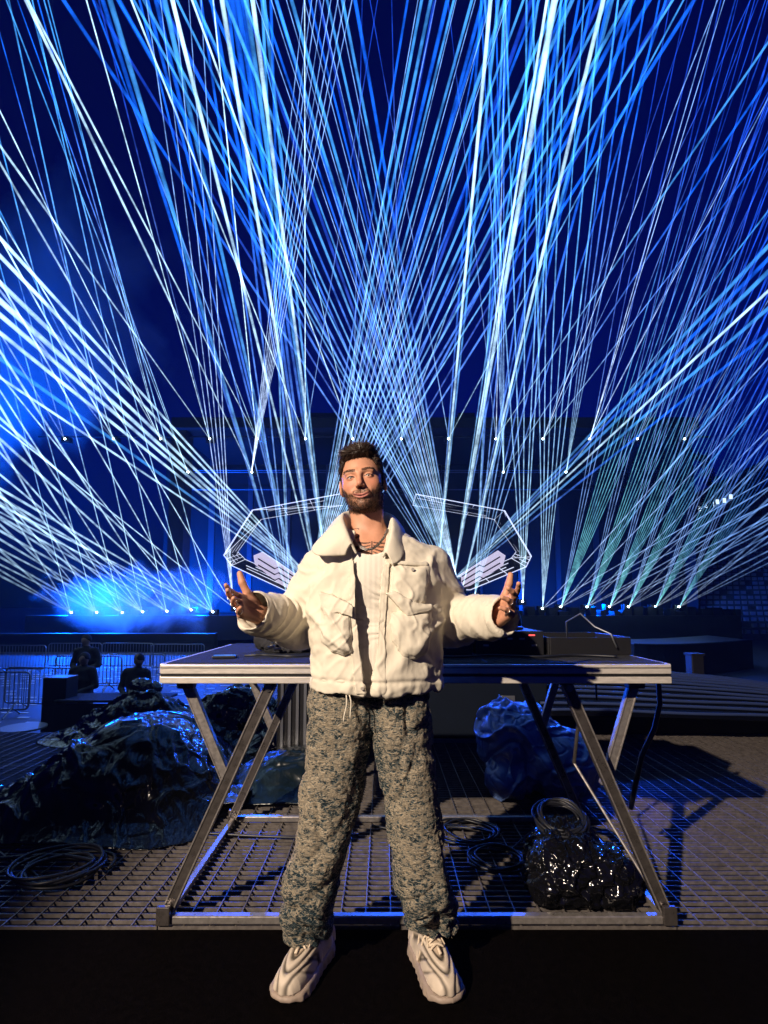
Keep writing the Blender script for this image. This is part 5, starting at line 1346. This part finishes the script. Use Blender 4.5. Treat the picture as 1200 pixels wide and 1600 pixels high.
# ------------------------------------------------------------------ tarps, bags and cables on the grating
def tarp(name, label, x0, x1, y0, y1, hfun, seed, amp, material, nx=150, ny=130, dirx=0.5, scale=7.0, z0=0.004):
    X, Yy = np.meshgrid(np.linspace(x0, x1, nx), np.linspace(y0, y1, ny), indexing='ij'); p = np.stack([X.ravel(), Yy.ravel(), 0 * X.ravel()], 1).astype(f32)
    base = hfun(p[:, 0], p[:, 1]).astype(f32)
    w_ = p + 0.06 * np.stack([vn(p * 4, seed), vn(p * 4, seed + 1), 0 * base], 1)
    u = w_[:, 0] * dirx + w_[:, 1] * (1 - abs(dirx)); t_ = w_[:, 0] * (1 - abs(dirx)) - w_[:, 1] * dirx
    S3 = lambda a_, b_: np.stack([u * scale * a_, t_ * scale * b_, base * 3], 1)
    f = 0.55 * vn(S3(0.8, 0.35), seed + 3) + 0.60 * crs(S3(0.9, 0.22), seed + 4, 0.09) - 0.40 * crs(S3(1.1, 0.30), seed + 5, 0.12)
    f += 0.30 * crs(S3(2.2, 0.7), seed + 6, 0.10) - 0.18 * crs(S3(3.0, 1.4), seed + 9, 0.14) + 0.16 * crs(np.stack([t_ * scale * 1.6, u * scale * 0.8, base * 4], 1), seed + 10, 0.08)
    edge = np.clip(base / 0.08, 0.12, 1)
    p[:, 2] = np.maximum(z0, base + amp * f * edge + z0)
    p[:, 0] += 0.5 * amp * vn(p * 9, seed + 7) * edge; p[:, 1] += 0.5 * amp * vn(p * 9, seed + 8) * edge
    keep = (base > -0.004)
    i = np.arange(nx - 1)[:, None] * ny + np.arange(ny - 1)[None]; q = np.stack([i, i + ny, i + ny + 1, i + 1], -1).reshape(-1, 4)
    q = q[keep[q].all(1)]
    used = np.unique(q); mp_ = np.full(len(p), -1); mp_[used] = np.arange(len(used))
    o = np_mesh(name, p[used], mp_[q], material, None)
    s = o.modifiers.new('solid', 'SOLIDIFY'); s.thickness = 0.003
    tag(o, label, 'tarp', 'tarps thrown over gear on the grating'); return o
def bump2(x, y, cx_, cy_, rx, ry, h, pw=2.0, rot=0.0):
    c_, s_ = math.cos(rot), math.sin(rot); a = ((x - cx_) * c_ + (y - cy_) * s_) / rx; b = (-(x - cx_) * s_ + (y - cy_) * c_) / ry
    return h * np.clip(1 - (np.abs(a) ** pw + np.abs(b) ** pw), -0.1, 1) ** 1.0 if False else h * (1.06 * np.exp(-(np.abs(a) ** pw + np.abs(b) ** pw)) - 0.06)
def h1(x, y):
    a = bump2(x, y, -1.62, 3.75, 0.52, 0.75, 0.42, 3.0, 0.25); b = bump2(x, y, -1.75, 3.25, 0.60, 0.36, 0.30, 2.4, 0.1)
    return np.maximum(a, b) + 0.3 * np.minimum(np.maximum(a, 0), np.maximum(b, 0))
tarp('black_tarp', 'big black plastic tarp heap with blue sheen left of the table', -3.0, -0.95, 2.75, 4.9, h1, 3, 0.045, M['tarp'], 230, 230, 0.65, 6.0)
def h2(x, y): return np.maximum(bump2(x, y, -2.2, 5.0, 0.62, 0.30, 0.36, 2.6), np.maximum(bump2(x, y, -1.35, 4.95, 0.5, 0.30, 0.46, 2.6), bump2(x, y, -0.80, 4.75, 0.35, 0.3, 0.40, 2.4)))
tarp('crumpled_tarp', 'crumpled shiny black plastic behind the big tarp heap', -3.1, -0.3, 4.35, 5.3, h2, 13, 0.075, M['bag_plastic'], 200, 110, 0.35, 9.0)
def h3(x, y): return 0.10 * (0.5 + 0 * x) * (np.abs((x + 1.12) / 0.30) < 1) * (np.abs((y - 3.6) / 0.42) < 1) - 0.03 * ((np.abs((x + 1.12) / 0.30) >= 1) | (np.abs((y - 3.6) / 0.42) >= 1))
tarp('blue_sheet', 'low wrinkled blue plastic sheet beside the big tarp heap', -1.45, -0.80, 3.1, 4.1, h3, 23, 0.055, M['tarp_blue'], 70, 90, 0.5, 11.0)
def h4(x, y): return bump2(x, y, -0.62, 3.75, 0.36, 0.34, 0.24, 2.6)
tarp('teal_cover', 'dark teal plastic cover slumped under the left half of the table', -1.1, -0.15, 3.3, 4.3, h4, 33, 0.035, M['teal_sheet'], 90, 90, 0.2, 6.0)
lt = blob('tarp_bundle', [((0.84, 3.72, 0.30), (0.20, 0.34, 0.24)), ((0.95, 3.66, 0.36), (0.20, 0.30, 0.20)), ((1.12, 3.50, 0.20), (0.24, 0.30, 0.22)), ((0.80, 3.5, 0.10), (0.16, 0.2, 0.12))], crumple(0.036, 4.2, 141, (1.0, 0.25, 0.8)), 0.0075, M['tarp_painted_light'], None, 0.004)
tag(lt, 'rounded tarp bundle with bright blue light painted into its colour under the right half of the table', 'tarp', 'tarps thrown over gear on the grating')

bg = blob('cable_bag', [((0.76, 2.34, 0.10), (0.16, 0.13, 0.14)), ((0.92, 2.33, 0.08), (0.14, 0.12, 0.12)), ((0.80, 2.45, 0.14), (0.15, 0.10, 0.12))], crumple(0.026, 11, 71), 0.0065, M['bag_plastic'], None, 0.003)
tag(bg, 'shiny crumpled black plastic bag in front of the right table leg', 'bag')

def coil(name, label, cx_, cy_, r, n, wob, rad, seed, z0=0.01, tail=None, mt='rubber_cable', tilt=0.0):
    rr = random.Random(seed); pts = []
    N = 40 * n
    for i in range(N + 1):
        a = 2 * math.pi * i / 40; k = i / 40
        rx = r * (1 + wob * math.sin(k * 2.4 + seed) + 0.05 * math.sin(a * 2 + k)); ox = wob * r * math.sin(k * 1.7 + seed); oy = wob * r * math.cos(k * 2.2)
        pts.append(Vector((cx_ + ox + rx * math.cos(a), cy_ + oy + rx * 0.92 * math.sin(a), z0 + rad + (i / N) * rad * n * 0.9 + tilt * math.sin(a) * r + 0.004 * math.sin(a * 3 + k))))
    if tail: 
        e = pts[-1]
        for i in range(1, 13):
            f = i / 12; p = e.lerp(Vector(tail), f); p.z = e.z * (1 - f) ** 2 + (z0 + rad) * (1 - (1 - f) ** 2); p += Vector((0, 0.04 * math.sin(f * 6), 0)); pts.append(p)
    o = MB().tube(pts, rad, 7).build(name, M[mt], None, smooth=True); origin_to(o, (cx_, cy_, 0))
    return tag(o, label, 'cable', 'cable coils lying on the grating')
g = G(92, 1368); coil('cable_coil', 'blue black cable coil on the grating at far left', g.x, g.y, 0.165, 6, 0.16, 0.0075, 1, tail=(g.x - 0.7, g.y + 0.2, 0))
g = G(728, 1308); coil('cable_coil', 'loose cable coil just right of the man\'s knee', g.x, g.y, 0.15, 4, 0.14, 0.006, 2, tail=(g.x - 0.5, g.y + 0.12, 0))
g = G(778, 1350); coil('cable_coil', 'round cable coil between the man\'s leg and the plastic bag', g.x, g.y, 0.125, 5, 0.10, 0.006, 3, tail=(g.x + 0.28, g.y + .12, 0))
coil('cable_coil', 'cable coil resting on top of the shiny plastic bag', 0.80, 2.47, 0.105, 6, 0.10, 0.006, 5, z0=0.245, tilt=0.35)
def cable(label, pts, rad=0.007, mt='rubber_cable'):
    P_ = [Vector(p) for p in pts]; out = []
    for i in range(len(P_) - 1):
        p0, p1, p2, p3 = P_[max(i - 1, 0)], P_[i], P_[i + 1], P_[min(i + 2, len(P_) - 1)]
        for s in range(8):
            t_ = s / 8; out.append(0.5 * (2 * p1 + (p2 - p0) * t_ + (2 * p0 - 5 * p1 + 4 * p2 - p3) * t_ ** 2 + (3 * p1 - p0 - 3 * p2 + p3) * t_ ** 3))
    out.append(P_[-1]); o = MB().tube(out, rad, 7).build('cable', M[mt], None, smooth=True); origin_to(o, P_[0])
    return tag(o, label, 'cable')
for lb_, pts_ in TABLE_CABLES: cable(lb_, pts_, 0.0055)
def gz(x, y, z=0.012): q_ = G(x, y); return (q_.x, q_.y, z)
cable('black cable running along the grating below the big tarp heap', [gz(-60, 1330), gz(20, 1302), gz(110, 1300), gz(180, 1306), gz(260, 1302), gz(330, 1306), gz(400, 1310), gz(470, 1312), gz(560, 1308)])
cable('thin cable looping from the round coil towards the bag', [gz(800, 1330), gz(835, 1300), gz(870, 1285), gz(905, 1290), gz(940, 1300)], 0.005)
cable('black cable at the far left leading to the coil', [gz(-40, 1300), gz(10, 1345), gz(40, 1360), gz(60, 1375)], 0.0075)

# ------------------------------------------------------------------ cases behind the table
cs = empty('ribbed_case', (-0.47, 3.62, 0), 'upright case with pale vertical ribs behind the left half of the table', 'case')
MB().box((-0.52, 4.1, 0.42), (0.26, 0.2, 0.42)).build('case_body', M['black_plastic'], cs, bevel=0.01)
for k in range(9): MB().box((-0.74 + 0.056 * k, 3.893, 0.44), (0.011, 0.008, 0.38)).build('rib', M['galvanised'], cs, bevel=0.002)
cs = empty('road_case', (0.55, 5.0, 0), 'large dark navy road case behind the man under the table', 'case')
MB().box((0.45, 5.0, 0.36), (1.0, 0.25, 0.36)).build('case_body', M['case_navy'], cs, bevel=0.01)
for z_ in (0.02, 0.70): MB().box((0.45, 4.745, z_), (1.005, 0.006, 0.018)).build('edge_trim', M['galvanised'], cs)
for x_ in (-0.2, 1.1): MB().box((x_, 4.745, 0.36), (0.06, 0.008, 0.05)).build('latch', M['galvanised'], cs, bevel=0.004)
# ribbed mat draped over a low stack at the right
rm = empty('ribbed_mat', (2.6, 5.2, 0), 'dark ribbed mat draped over a low stack right of the table', 'mat')
def mat_pt(u, f):        # u along the ribs 0..1, f across 0..1
    y = 4.55 + 1.9 * f; x = 1.35 + 2.9 * u + 0.25 * f
    z = 0.46 * math.sin(3.14 * (0.14 + 0.66 * f)) * (1 - 0.45 * u ** 1.6) - 0.10 * max(0, u - .75) + 0.10
    return Vector((x, y, z))
NU, NV = 24, 18; vs = []; fs = []
for i in range(NU + 1):
    for j in range(NV + 1): vs.append(mat_pt(i / NU, j / NV) - Vector((0, 0, 0.012)))
for i in range(NU):
    for j in range(NV): a = i * (NV + 1) + j; fs.append((a, a + NV + 1, a + NV + 2, a + 1))
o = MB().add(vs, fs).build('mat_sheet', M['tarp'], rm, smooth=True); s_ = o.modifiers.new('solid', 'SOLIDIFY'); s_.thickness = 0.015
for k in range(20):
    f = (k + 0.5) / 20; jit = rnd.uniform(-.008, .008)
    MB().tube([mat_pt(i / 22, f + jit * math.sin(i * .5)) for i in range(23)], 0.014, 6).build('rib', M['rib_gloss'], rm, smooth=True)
for i, (x_, y_, w2, d2, h2_) in enumerate(((2.7, 5.5, 1.15, 0.45, 0.20),)):
    MB().box((x_, y_, h2_ / 2 + .002), (w2, d2, h2_ / 2)).build('stack_block', M['black_plastic'], rm, bevel=0.01)
for (x_, y_, w2, d2, h2_, lb) in ((4.3, 4.9, 0.5, 0.35, 0.42, 'black equipment case at the far right edge of the platform'), (3.62, 6.2, 0.07, 0.07, 0.62, 'short black post behind the ribbed mat')):
    r, at_ = box_thing('equipment_case' if w2 > .1 else 'post', lb, 'case' if w2 > .1 else 'post', (x_, y_, h2_ / 2 + 0.003 if w2 > .1 else PIT + (h2_ - PIT) / 2), (w2, d2, h2_ / 2 if w2 > .1 else (h2_ - PIT) / 2), M['black_plastic'], 0, 0.01)
    if w2 > .1:
        MB().box(at_(0, -d2 - .004, h2_ / 2 - .03), (w2 * .98, .004, .012)).build('edge_trim', M['galvanised'], r)
        MB().box(at_(0, -d2 - .006, 0), (.06, .006, .03)).build('handle', M['galvanised'], r, bevel=.003)
    else:
        MB().box(at_(0, 0, (h2_ - PIT) / 2 + .01), (w2 + .01, d2 + .01, .012)).build('cap', M['black_metal'], r)

# ------------------------------------------------------------------ audience floor at the left: barriers, desk, crew
def barrier(loc, rz, label, w=2.1, h=1.05):
    r = empty('crowd_barrier', loc, label, 'barrier', 'steel crowd barriers on the arena floor', rz)
    o = Vector(loc); rot = Matrix.Rotation(rz, 3, 'Z')
    def L_(x, y, z): return o + rot @ Vector((x, y, z))
    f = MB(); c = 0.10; pts = []
    for cx_, cz_, a0 in ((w / 2 - c, h - c, 0), (-w / 2 + c, h - c, 90), (-w / 2 + c, 0.16 + c, 180), (w / 2 - c, 0.16 + c, 270)):
        for k in range(5):
            a = R(a0 + k * 22.5); pts.append(L_(cx_ + c * math.cos(a), 0, cz_ + c * math.sin(a)))
    f.tube(pts, 0.021, 6, closed=True); f.build('frame', M['galvanised'], r, smooth=True)
    b = MB(); n = 17
    for k in range(n):
        x = -w / 2 + w * (k + 1) / (n + 1); b.tube([L_(x, 0, 0.17), L_(x, 0, h - 0.01)], 0.009, 5)
    tag(b.build('bars', M['galvanised'], r), kind='stuff')
    for sx in (-1, 1):
        f = MB(); f.tube([L_(sx * w * .32, -0.32, 0.01), L_(sx * w * .32, 0, 0.20), L_(sx * w * .32, 0.32, 0.01)], 0.018, 5); f.build('foot', M['galvanised'], r)
for px, Y, rz, lb in ((-20, 12.8, 0.05, 'crowd barrier at the left picture edge'), (72, 13.6, -0.10, 'crowd barrier in front of the crew at far left'), (140, 16.5, -0.05, 'crowd barrier behind the taller crew member'),
                     (205, 17.0, 0.10, 'crowd barrier behind the two crew members'), (30, 20.5, 0, 'distant crowd barrier at the left edge'), (118, 21.5, 0.03, 'distant crowd barrier above the crew'), (200, 21.5, -0.03, 'distant crowd barrier below the smoke'), (278, 21.0, 0.0, 'distant crowd barrier left of the table end')):
    q_ = P(px, 1000, Y); barrier((q_.x, Y, PIT), rz, lb)
wl = MB(); a = P(-200, 990, 29.0); b = P(335, 990, 29.0)
wl.box(((a.x + b.x) / 2, 29.3, (a.z + PIT) / 2), ((b.x - a.x) / 2, 0.3, (a.z - PIT) / 2))
o = wl.build('low_wall', M['stage_dark'], None); origin_to(o, ((a.x + b.x) / 2, 29.3, PIT)); tag(o, 'long low dark wall in front of the smoke at left', 'wall')
ds = empty('crew_desk', P(190, 1090, 9.2), 'long dark desk in front of the crew at left', 'desk')
a = P(98, 1090, 9.2); b = P(262, 1090, 9.2); ds.location = ((a.x + b.x) / 2, 9.2, PIT)
MB().box(((a.x + b.x) / 2, 9.3, a.z - .02), ((b.x - a.x) / 2, 0.35, 0.02)).build('desk_top', M['black_board'], ds, bevel=.004)
MB().box(((a.x + b.x) / 2, 8.975, (a.z + PIT) / 2 - .03), ((b.x - a.x) / 2 - .02, 0.015, (a.z - PIT) / 2 - .03)).build('front_panel', M['stage_dark'], ds)
for x_ in (a.x + .06, b.x - .06): MB().box((x_, 9.4, (a.z + PIT) / 2 - .02), (.03, .03, (a.z - PIT) / 2 - .02)).build('leg', M['black_metal'], ds)
def crew(px, py_top, Y, label, hgt, lean, seed):
    top = P(px, py_top, Y); ground = top.z - hgt; s = hgt / 1.75; x = top.x; r = empty('person', (x, Y, PIT), label, 'person')
    def f(p):
        q_ = (p - V3(x, Y, ground)) / s
        d = ell(q_, (lean * .1, -.02, 1.64), (.082, .098, .115)); d = smin(d, cap(q_, (lean * .08, 0, 1.54), (0, 0, 1.42), .055, .07), .03)
        d = smin(d, ell(q_, (0, 0, 1.24), (.20, .125, .26)), .06); d = smin(d, cap(q_, (-.15, 0, 1.42), (.15, 0, 1.42), .075, .075), .05)
        d = smin(d, ell(q_, (0, 0, .98), (.18, .13, .16)), .06)
        for sx in (-1, 1):
            d = smin(d, cap(q_, (sx * .2, 0, 1.40), (sx * .27, -.02, 1.12), .07, .055), .03); d = smin(d, cap(q_, (sx * .27, -.02, 1.12), (sx * .10, -.26, 1.05), .055, .042), .02)
            d = smin(d, ell(q_, (sx * .07, -.30, 1.05), (.05, .06, .03)), .02)
            d = smin(d, cap(q_, (sx * .09, 0, .92), (sx * .11, .01, .48), .095, .07), .03); d = smin(d, cap(q_, (sx * .11, .01, .48), (sx * .11, .03, .06), .07, .05), .02)
            d = smin(d, ell(q_, (sx * .11, -.05, .04), (.05, .13, .045)), .03)
        return d * s
    xs_ = axis((x - .5, x + .5, .018)); ys_ = axis((Y - .5, Y + .35, .02)); zs_ = axis((ground - .05, ground + 1.85 * s, .018))
    v, q_ = polygonise(f, xs_, ys_, zs_); n = vnormals(v, q_); v = v + n * (0.012 * vn(v * 12, seed))[:, None]
    zz = (v[:, 2] - ground) / s
    colr = np.where((zz > 1.52)[:, None], V3(0.25, 0.15, 0.11), np.where((zz > 0.95)[:, None], V3(0.018, 0.018, 0.022), V3(0.03, 0.035, 0.05))).astype(f32)
    np_mesh('body', v, q_, M['crew_tone'], r, colr)
    def hf(p):
        w2 = (p - V3(x, Y, ground)) / s; return smax(ell(w2, (lean * .1, .0, 1.655), (.095, .112, .115)), (1.63 - .25 * (w2[:, 1] + .05)) - w2[:, 2], .02) * s
    v, q_ = polygonise(hf, axis((x - .2, x + .2, .015)), axis((Y - .2, Y + .2, .015)), axis((ground + 1.4 * s, ground + 1.85 * s, .015)))
    np_mesh('hair', v, q_, M['cloth_dark'], r)
def crew_fix(px, py, Y): return P(px, py, Y).z - PIT
for px, py, Y, lb, ln, sd in ((131, 1020, 10.3, 'broad shouldered crew member in dark clothes behind the desk', 0.2, 1), (214, 1022, 10.1, 'crew member in dark clothes leaning at the right end of the desk', 0.5, 2), (137, 992, 12.6, 'crew member standing farther back behind the broad shouldered one', -0.2, 3)):
    crew(px, py, Y, lb, crew_fix(px, py, Y), ln, sd)
for px, py, lb in ((222, 1076, 'dark gear bag on the right end of the desk'), (92, 1072, 'upright dark box on the left end of the desk')):
    q_ = P(px, py, 9.2)
    if px > 200:
        o = blob('gear_bag', [((q_.x, 9.25, q_.z + .02), (.26, .18, .16)), ((q_.x + .16, 9.2, q_.z), (.18, .15, .13))], crumple(.03, 6, 91), .02, M['bag_plastic'], None, a.z + .003); tag(o, lb, 'bag')
    else:
        r, at_ = box_thing('equipment_box', lb, 'box', (q_.x, 9.25, (q_.z + PIT) / 2 + .08), (.20, .18, (q_.z - PIT) / 2 + .08), M['black_plastic'], 0, .01)
        MB().box(at_(0, -.183, .3), (.15, .004, .05)).build('front_plate', M['black_metal'], r)
# dim blue lit round table tops and low curved riser at the right
q_ = P(36, 1137, 8.4); tt = empty('round_table', (q_.x, 8.4, PIT), 'small round table catching blue light at far left', 'table')
MB().cyl((q_.x, 8.4, q_.z), (0, 0, 1), 0.33, 0.03, 28).build('table_top', M['galvanised'], tt, bevel=.004); MB().cyl((q_.x, 8.4, (q_.z + PIT) / 2 - .01), (0, 0, 1), 0.03, q_.z - PIT - .03, 10).build('pedestal', M['black_metal'], tt); MB().cyl((q_.x, 8.4, PIT + .01), (0, 0, 1), 0.2, 0.02, 20).build('base', M['black_metal'], tt)
rs = empty('curved_riser', (0, 0, 0), 'low curved dark riser on the arena floor at right', 'riser')
vs = []; fs = []; NR = 28
for i in range(NR + 1):
    px = 990 + (1175 - 990) * i / NR; Yc = 19.5 + 2.2 * ((i / NR - .25) ** 2) * 2; b_ = G(px, 1020 - 10 * (i / NR - .2) ** 2, PIT); b_ = Vector((P(px, 1000, Yc).x, Yc, PIT))
    hh = 1.15
    vs += [b_, b_ + Vector((0, 0, hh)), b_ + Vector((0, 3.0, hh)), b_ + Vector((0, 3.0, 0))]
for i in range(NR):
    a0 = i * 4; fs += [(a0, a0 + 4, a0 + 5, a0 + 1), (a0 + 1, a0 + 5, a0 + 6, a0 + 2), (a0 + 2, a0 + 6, a0 + 7, a0 + 3)]
fs += [(0, 1, 2, 3), (NR * 4 + 3, NR * 4 + 2, NR * 4 + 1, NR * 4)]
MB().add(vs, fs).build('riser_body', M['stage_dark'], rs)
MB().tube([Vector(vs[i * 4 + 1]) + Vector((0, -.02, .02)) for i in range(NR + 1)], 0.03, 6).build('edge_trim', M['stage_truss'], rs)
rs.location = (0, 0, 0)
# ------------------------------------------------------------------ the smoky air of the show
hz = MB().box((0, 66, 19), (75, 72, 21)).build('haze', None); tag(hz, kind='stuff')
hm = bpy.data.materials.new('haze'); hm.use_nodes = True; t = hm.node_tree; t.nodes.clear()
ho = t.nodes.new('ShaderNodeOutputMaterial'); pv = t.nodes.new('ShaderNodeVolumePrincipled')
pv.inputs['Color'].default_value = (0.8, 0.9, 1.0, 1); pv.inputs['Density'].default_value = 0.0005; pv.inputs['Anisotropy'].default_value = 0.2
t.links.new(pv.outputs[0], ho.inputs['Volume']); hz.data.materials.append(hm)
# smoke from the machines at the left end of the stage: billows near the floor and a thin cloud drifting above
def smoke(name, c, h, dens, scale, lo, hi, label):
    o = MB().box((0, 0, 0), h).build(name, None); o.location = c
    m = bpy.data.materials.new(name); m.use_nodes = True; t = m.node_tree; t.nodes.clear()
    out = t.nodes.new('ShaderNodeOutputMaterial'); pv = t.nodes.new('ShaderNodeVolumePrincipled'); pv.inputs['Color'].default_value = (0.85, 0.92, 1, 1)
    tc = t.nodes.new('ShaderNodeTexCoord'); n = t.nodes.new('ShaderNodeTexNoise'); n.inputs['Scale'].default_value = scale; n.inputs['Detail'].default_value = 5; n.inputs['Roughness'].default_value = 0.6; n.inputs['Distortion'].default_value = 0.6
    t.links.new(tc.outputs['Object'], n.inputs['Vector'])
    mp = t.nodes.new('ShaderNodeMapping'); mp.inputs['Scale'].default_value = tuple(1 / q for q in h); t.links.new(tc.outputs['Object'], mp.inputs[0])
    ln = t.nodes.new('ShaderNodeVectorMath'); ln.operation = 'LENGTH'; t.links.new(mp.outputs[0], ln.inputs[0])
    fo = t.nodes.new('ShaderNodeMapRange'); fo.inputs[1].default_value = 0.35; fo.inputs[2].default_value = 1.0; fo.inputs[3].default_value = 0.0; fo.inputs[4].default_value = 0.5
    t.links.new(ln.outputs['Value'], fo.inputs[0])
    sb = t.nodes.new('ShaderNodeMath'); sb.operation = 'SUBTRACT'; t.links.new(n.outputs['Fac'], sb.inputs[0]); t.links.new(fo.outputs[0], sb.inputs[1])
    mr = t.nodes.new('ShaderNodeMapRange'); mr.inputs[1].default_value = lo; mr.inputs[2].default_value = hi; mr.inputs[3].default_value = 0; mr.inputs[4].default_value = dens
    t.links.new(sb.outputs[0], mr.inputs[0]); t.links.new(mr.outputs[0], pv.inputs['Density']); t.links.new(pv.outputs[0], out.inputs['Volume'])
    o.data.materials.append(m); tag(o, kind='stuff'); return o
smoke('smoke_billows', P(205, 935, 30.0), (8.5, 2.4, 3.6), 0.42, 0.38, 0.33, 0.60, '')
smoke('smoke_cloud', P(50, 490, 33.0), (13.0, 5.0, 15.5), 0.15, 0.13, 0.26, 0.62, '')
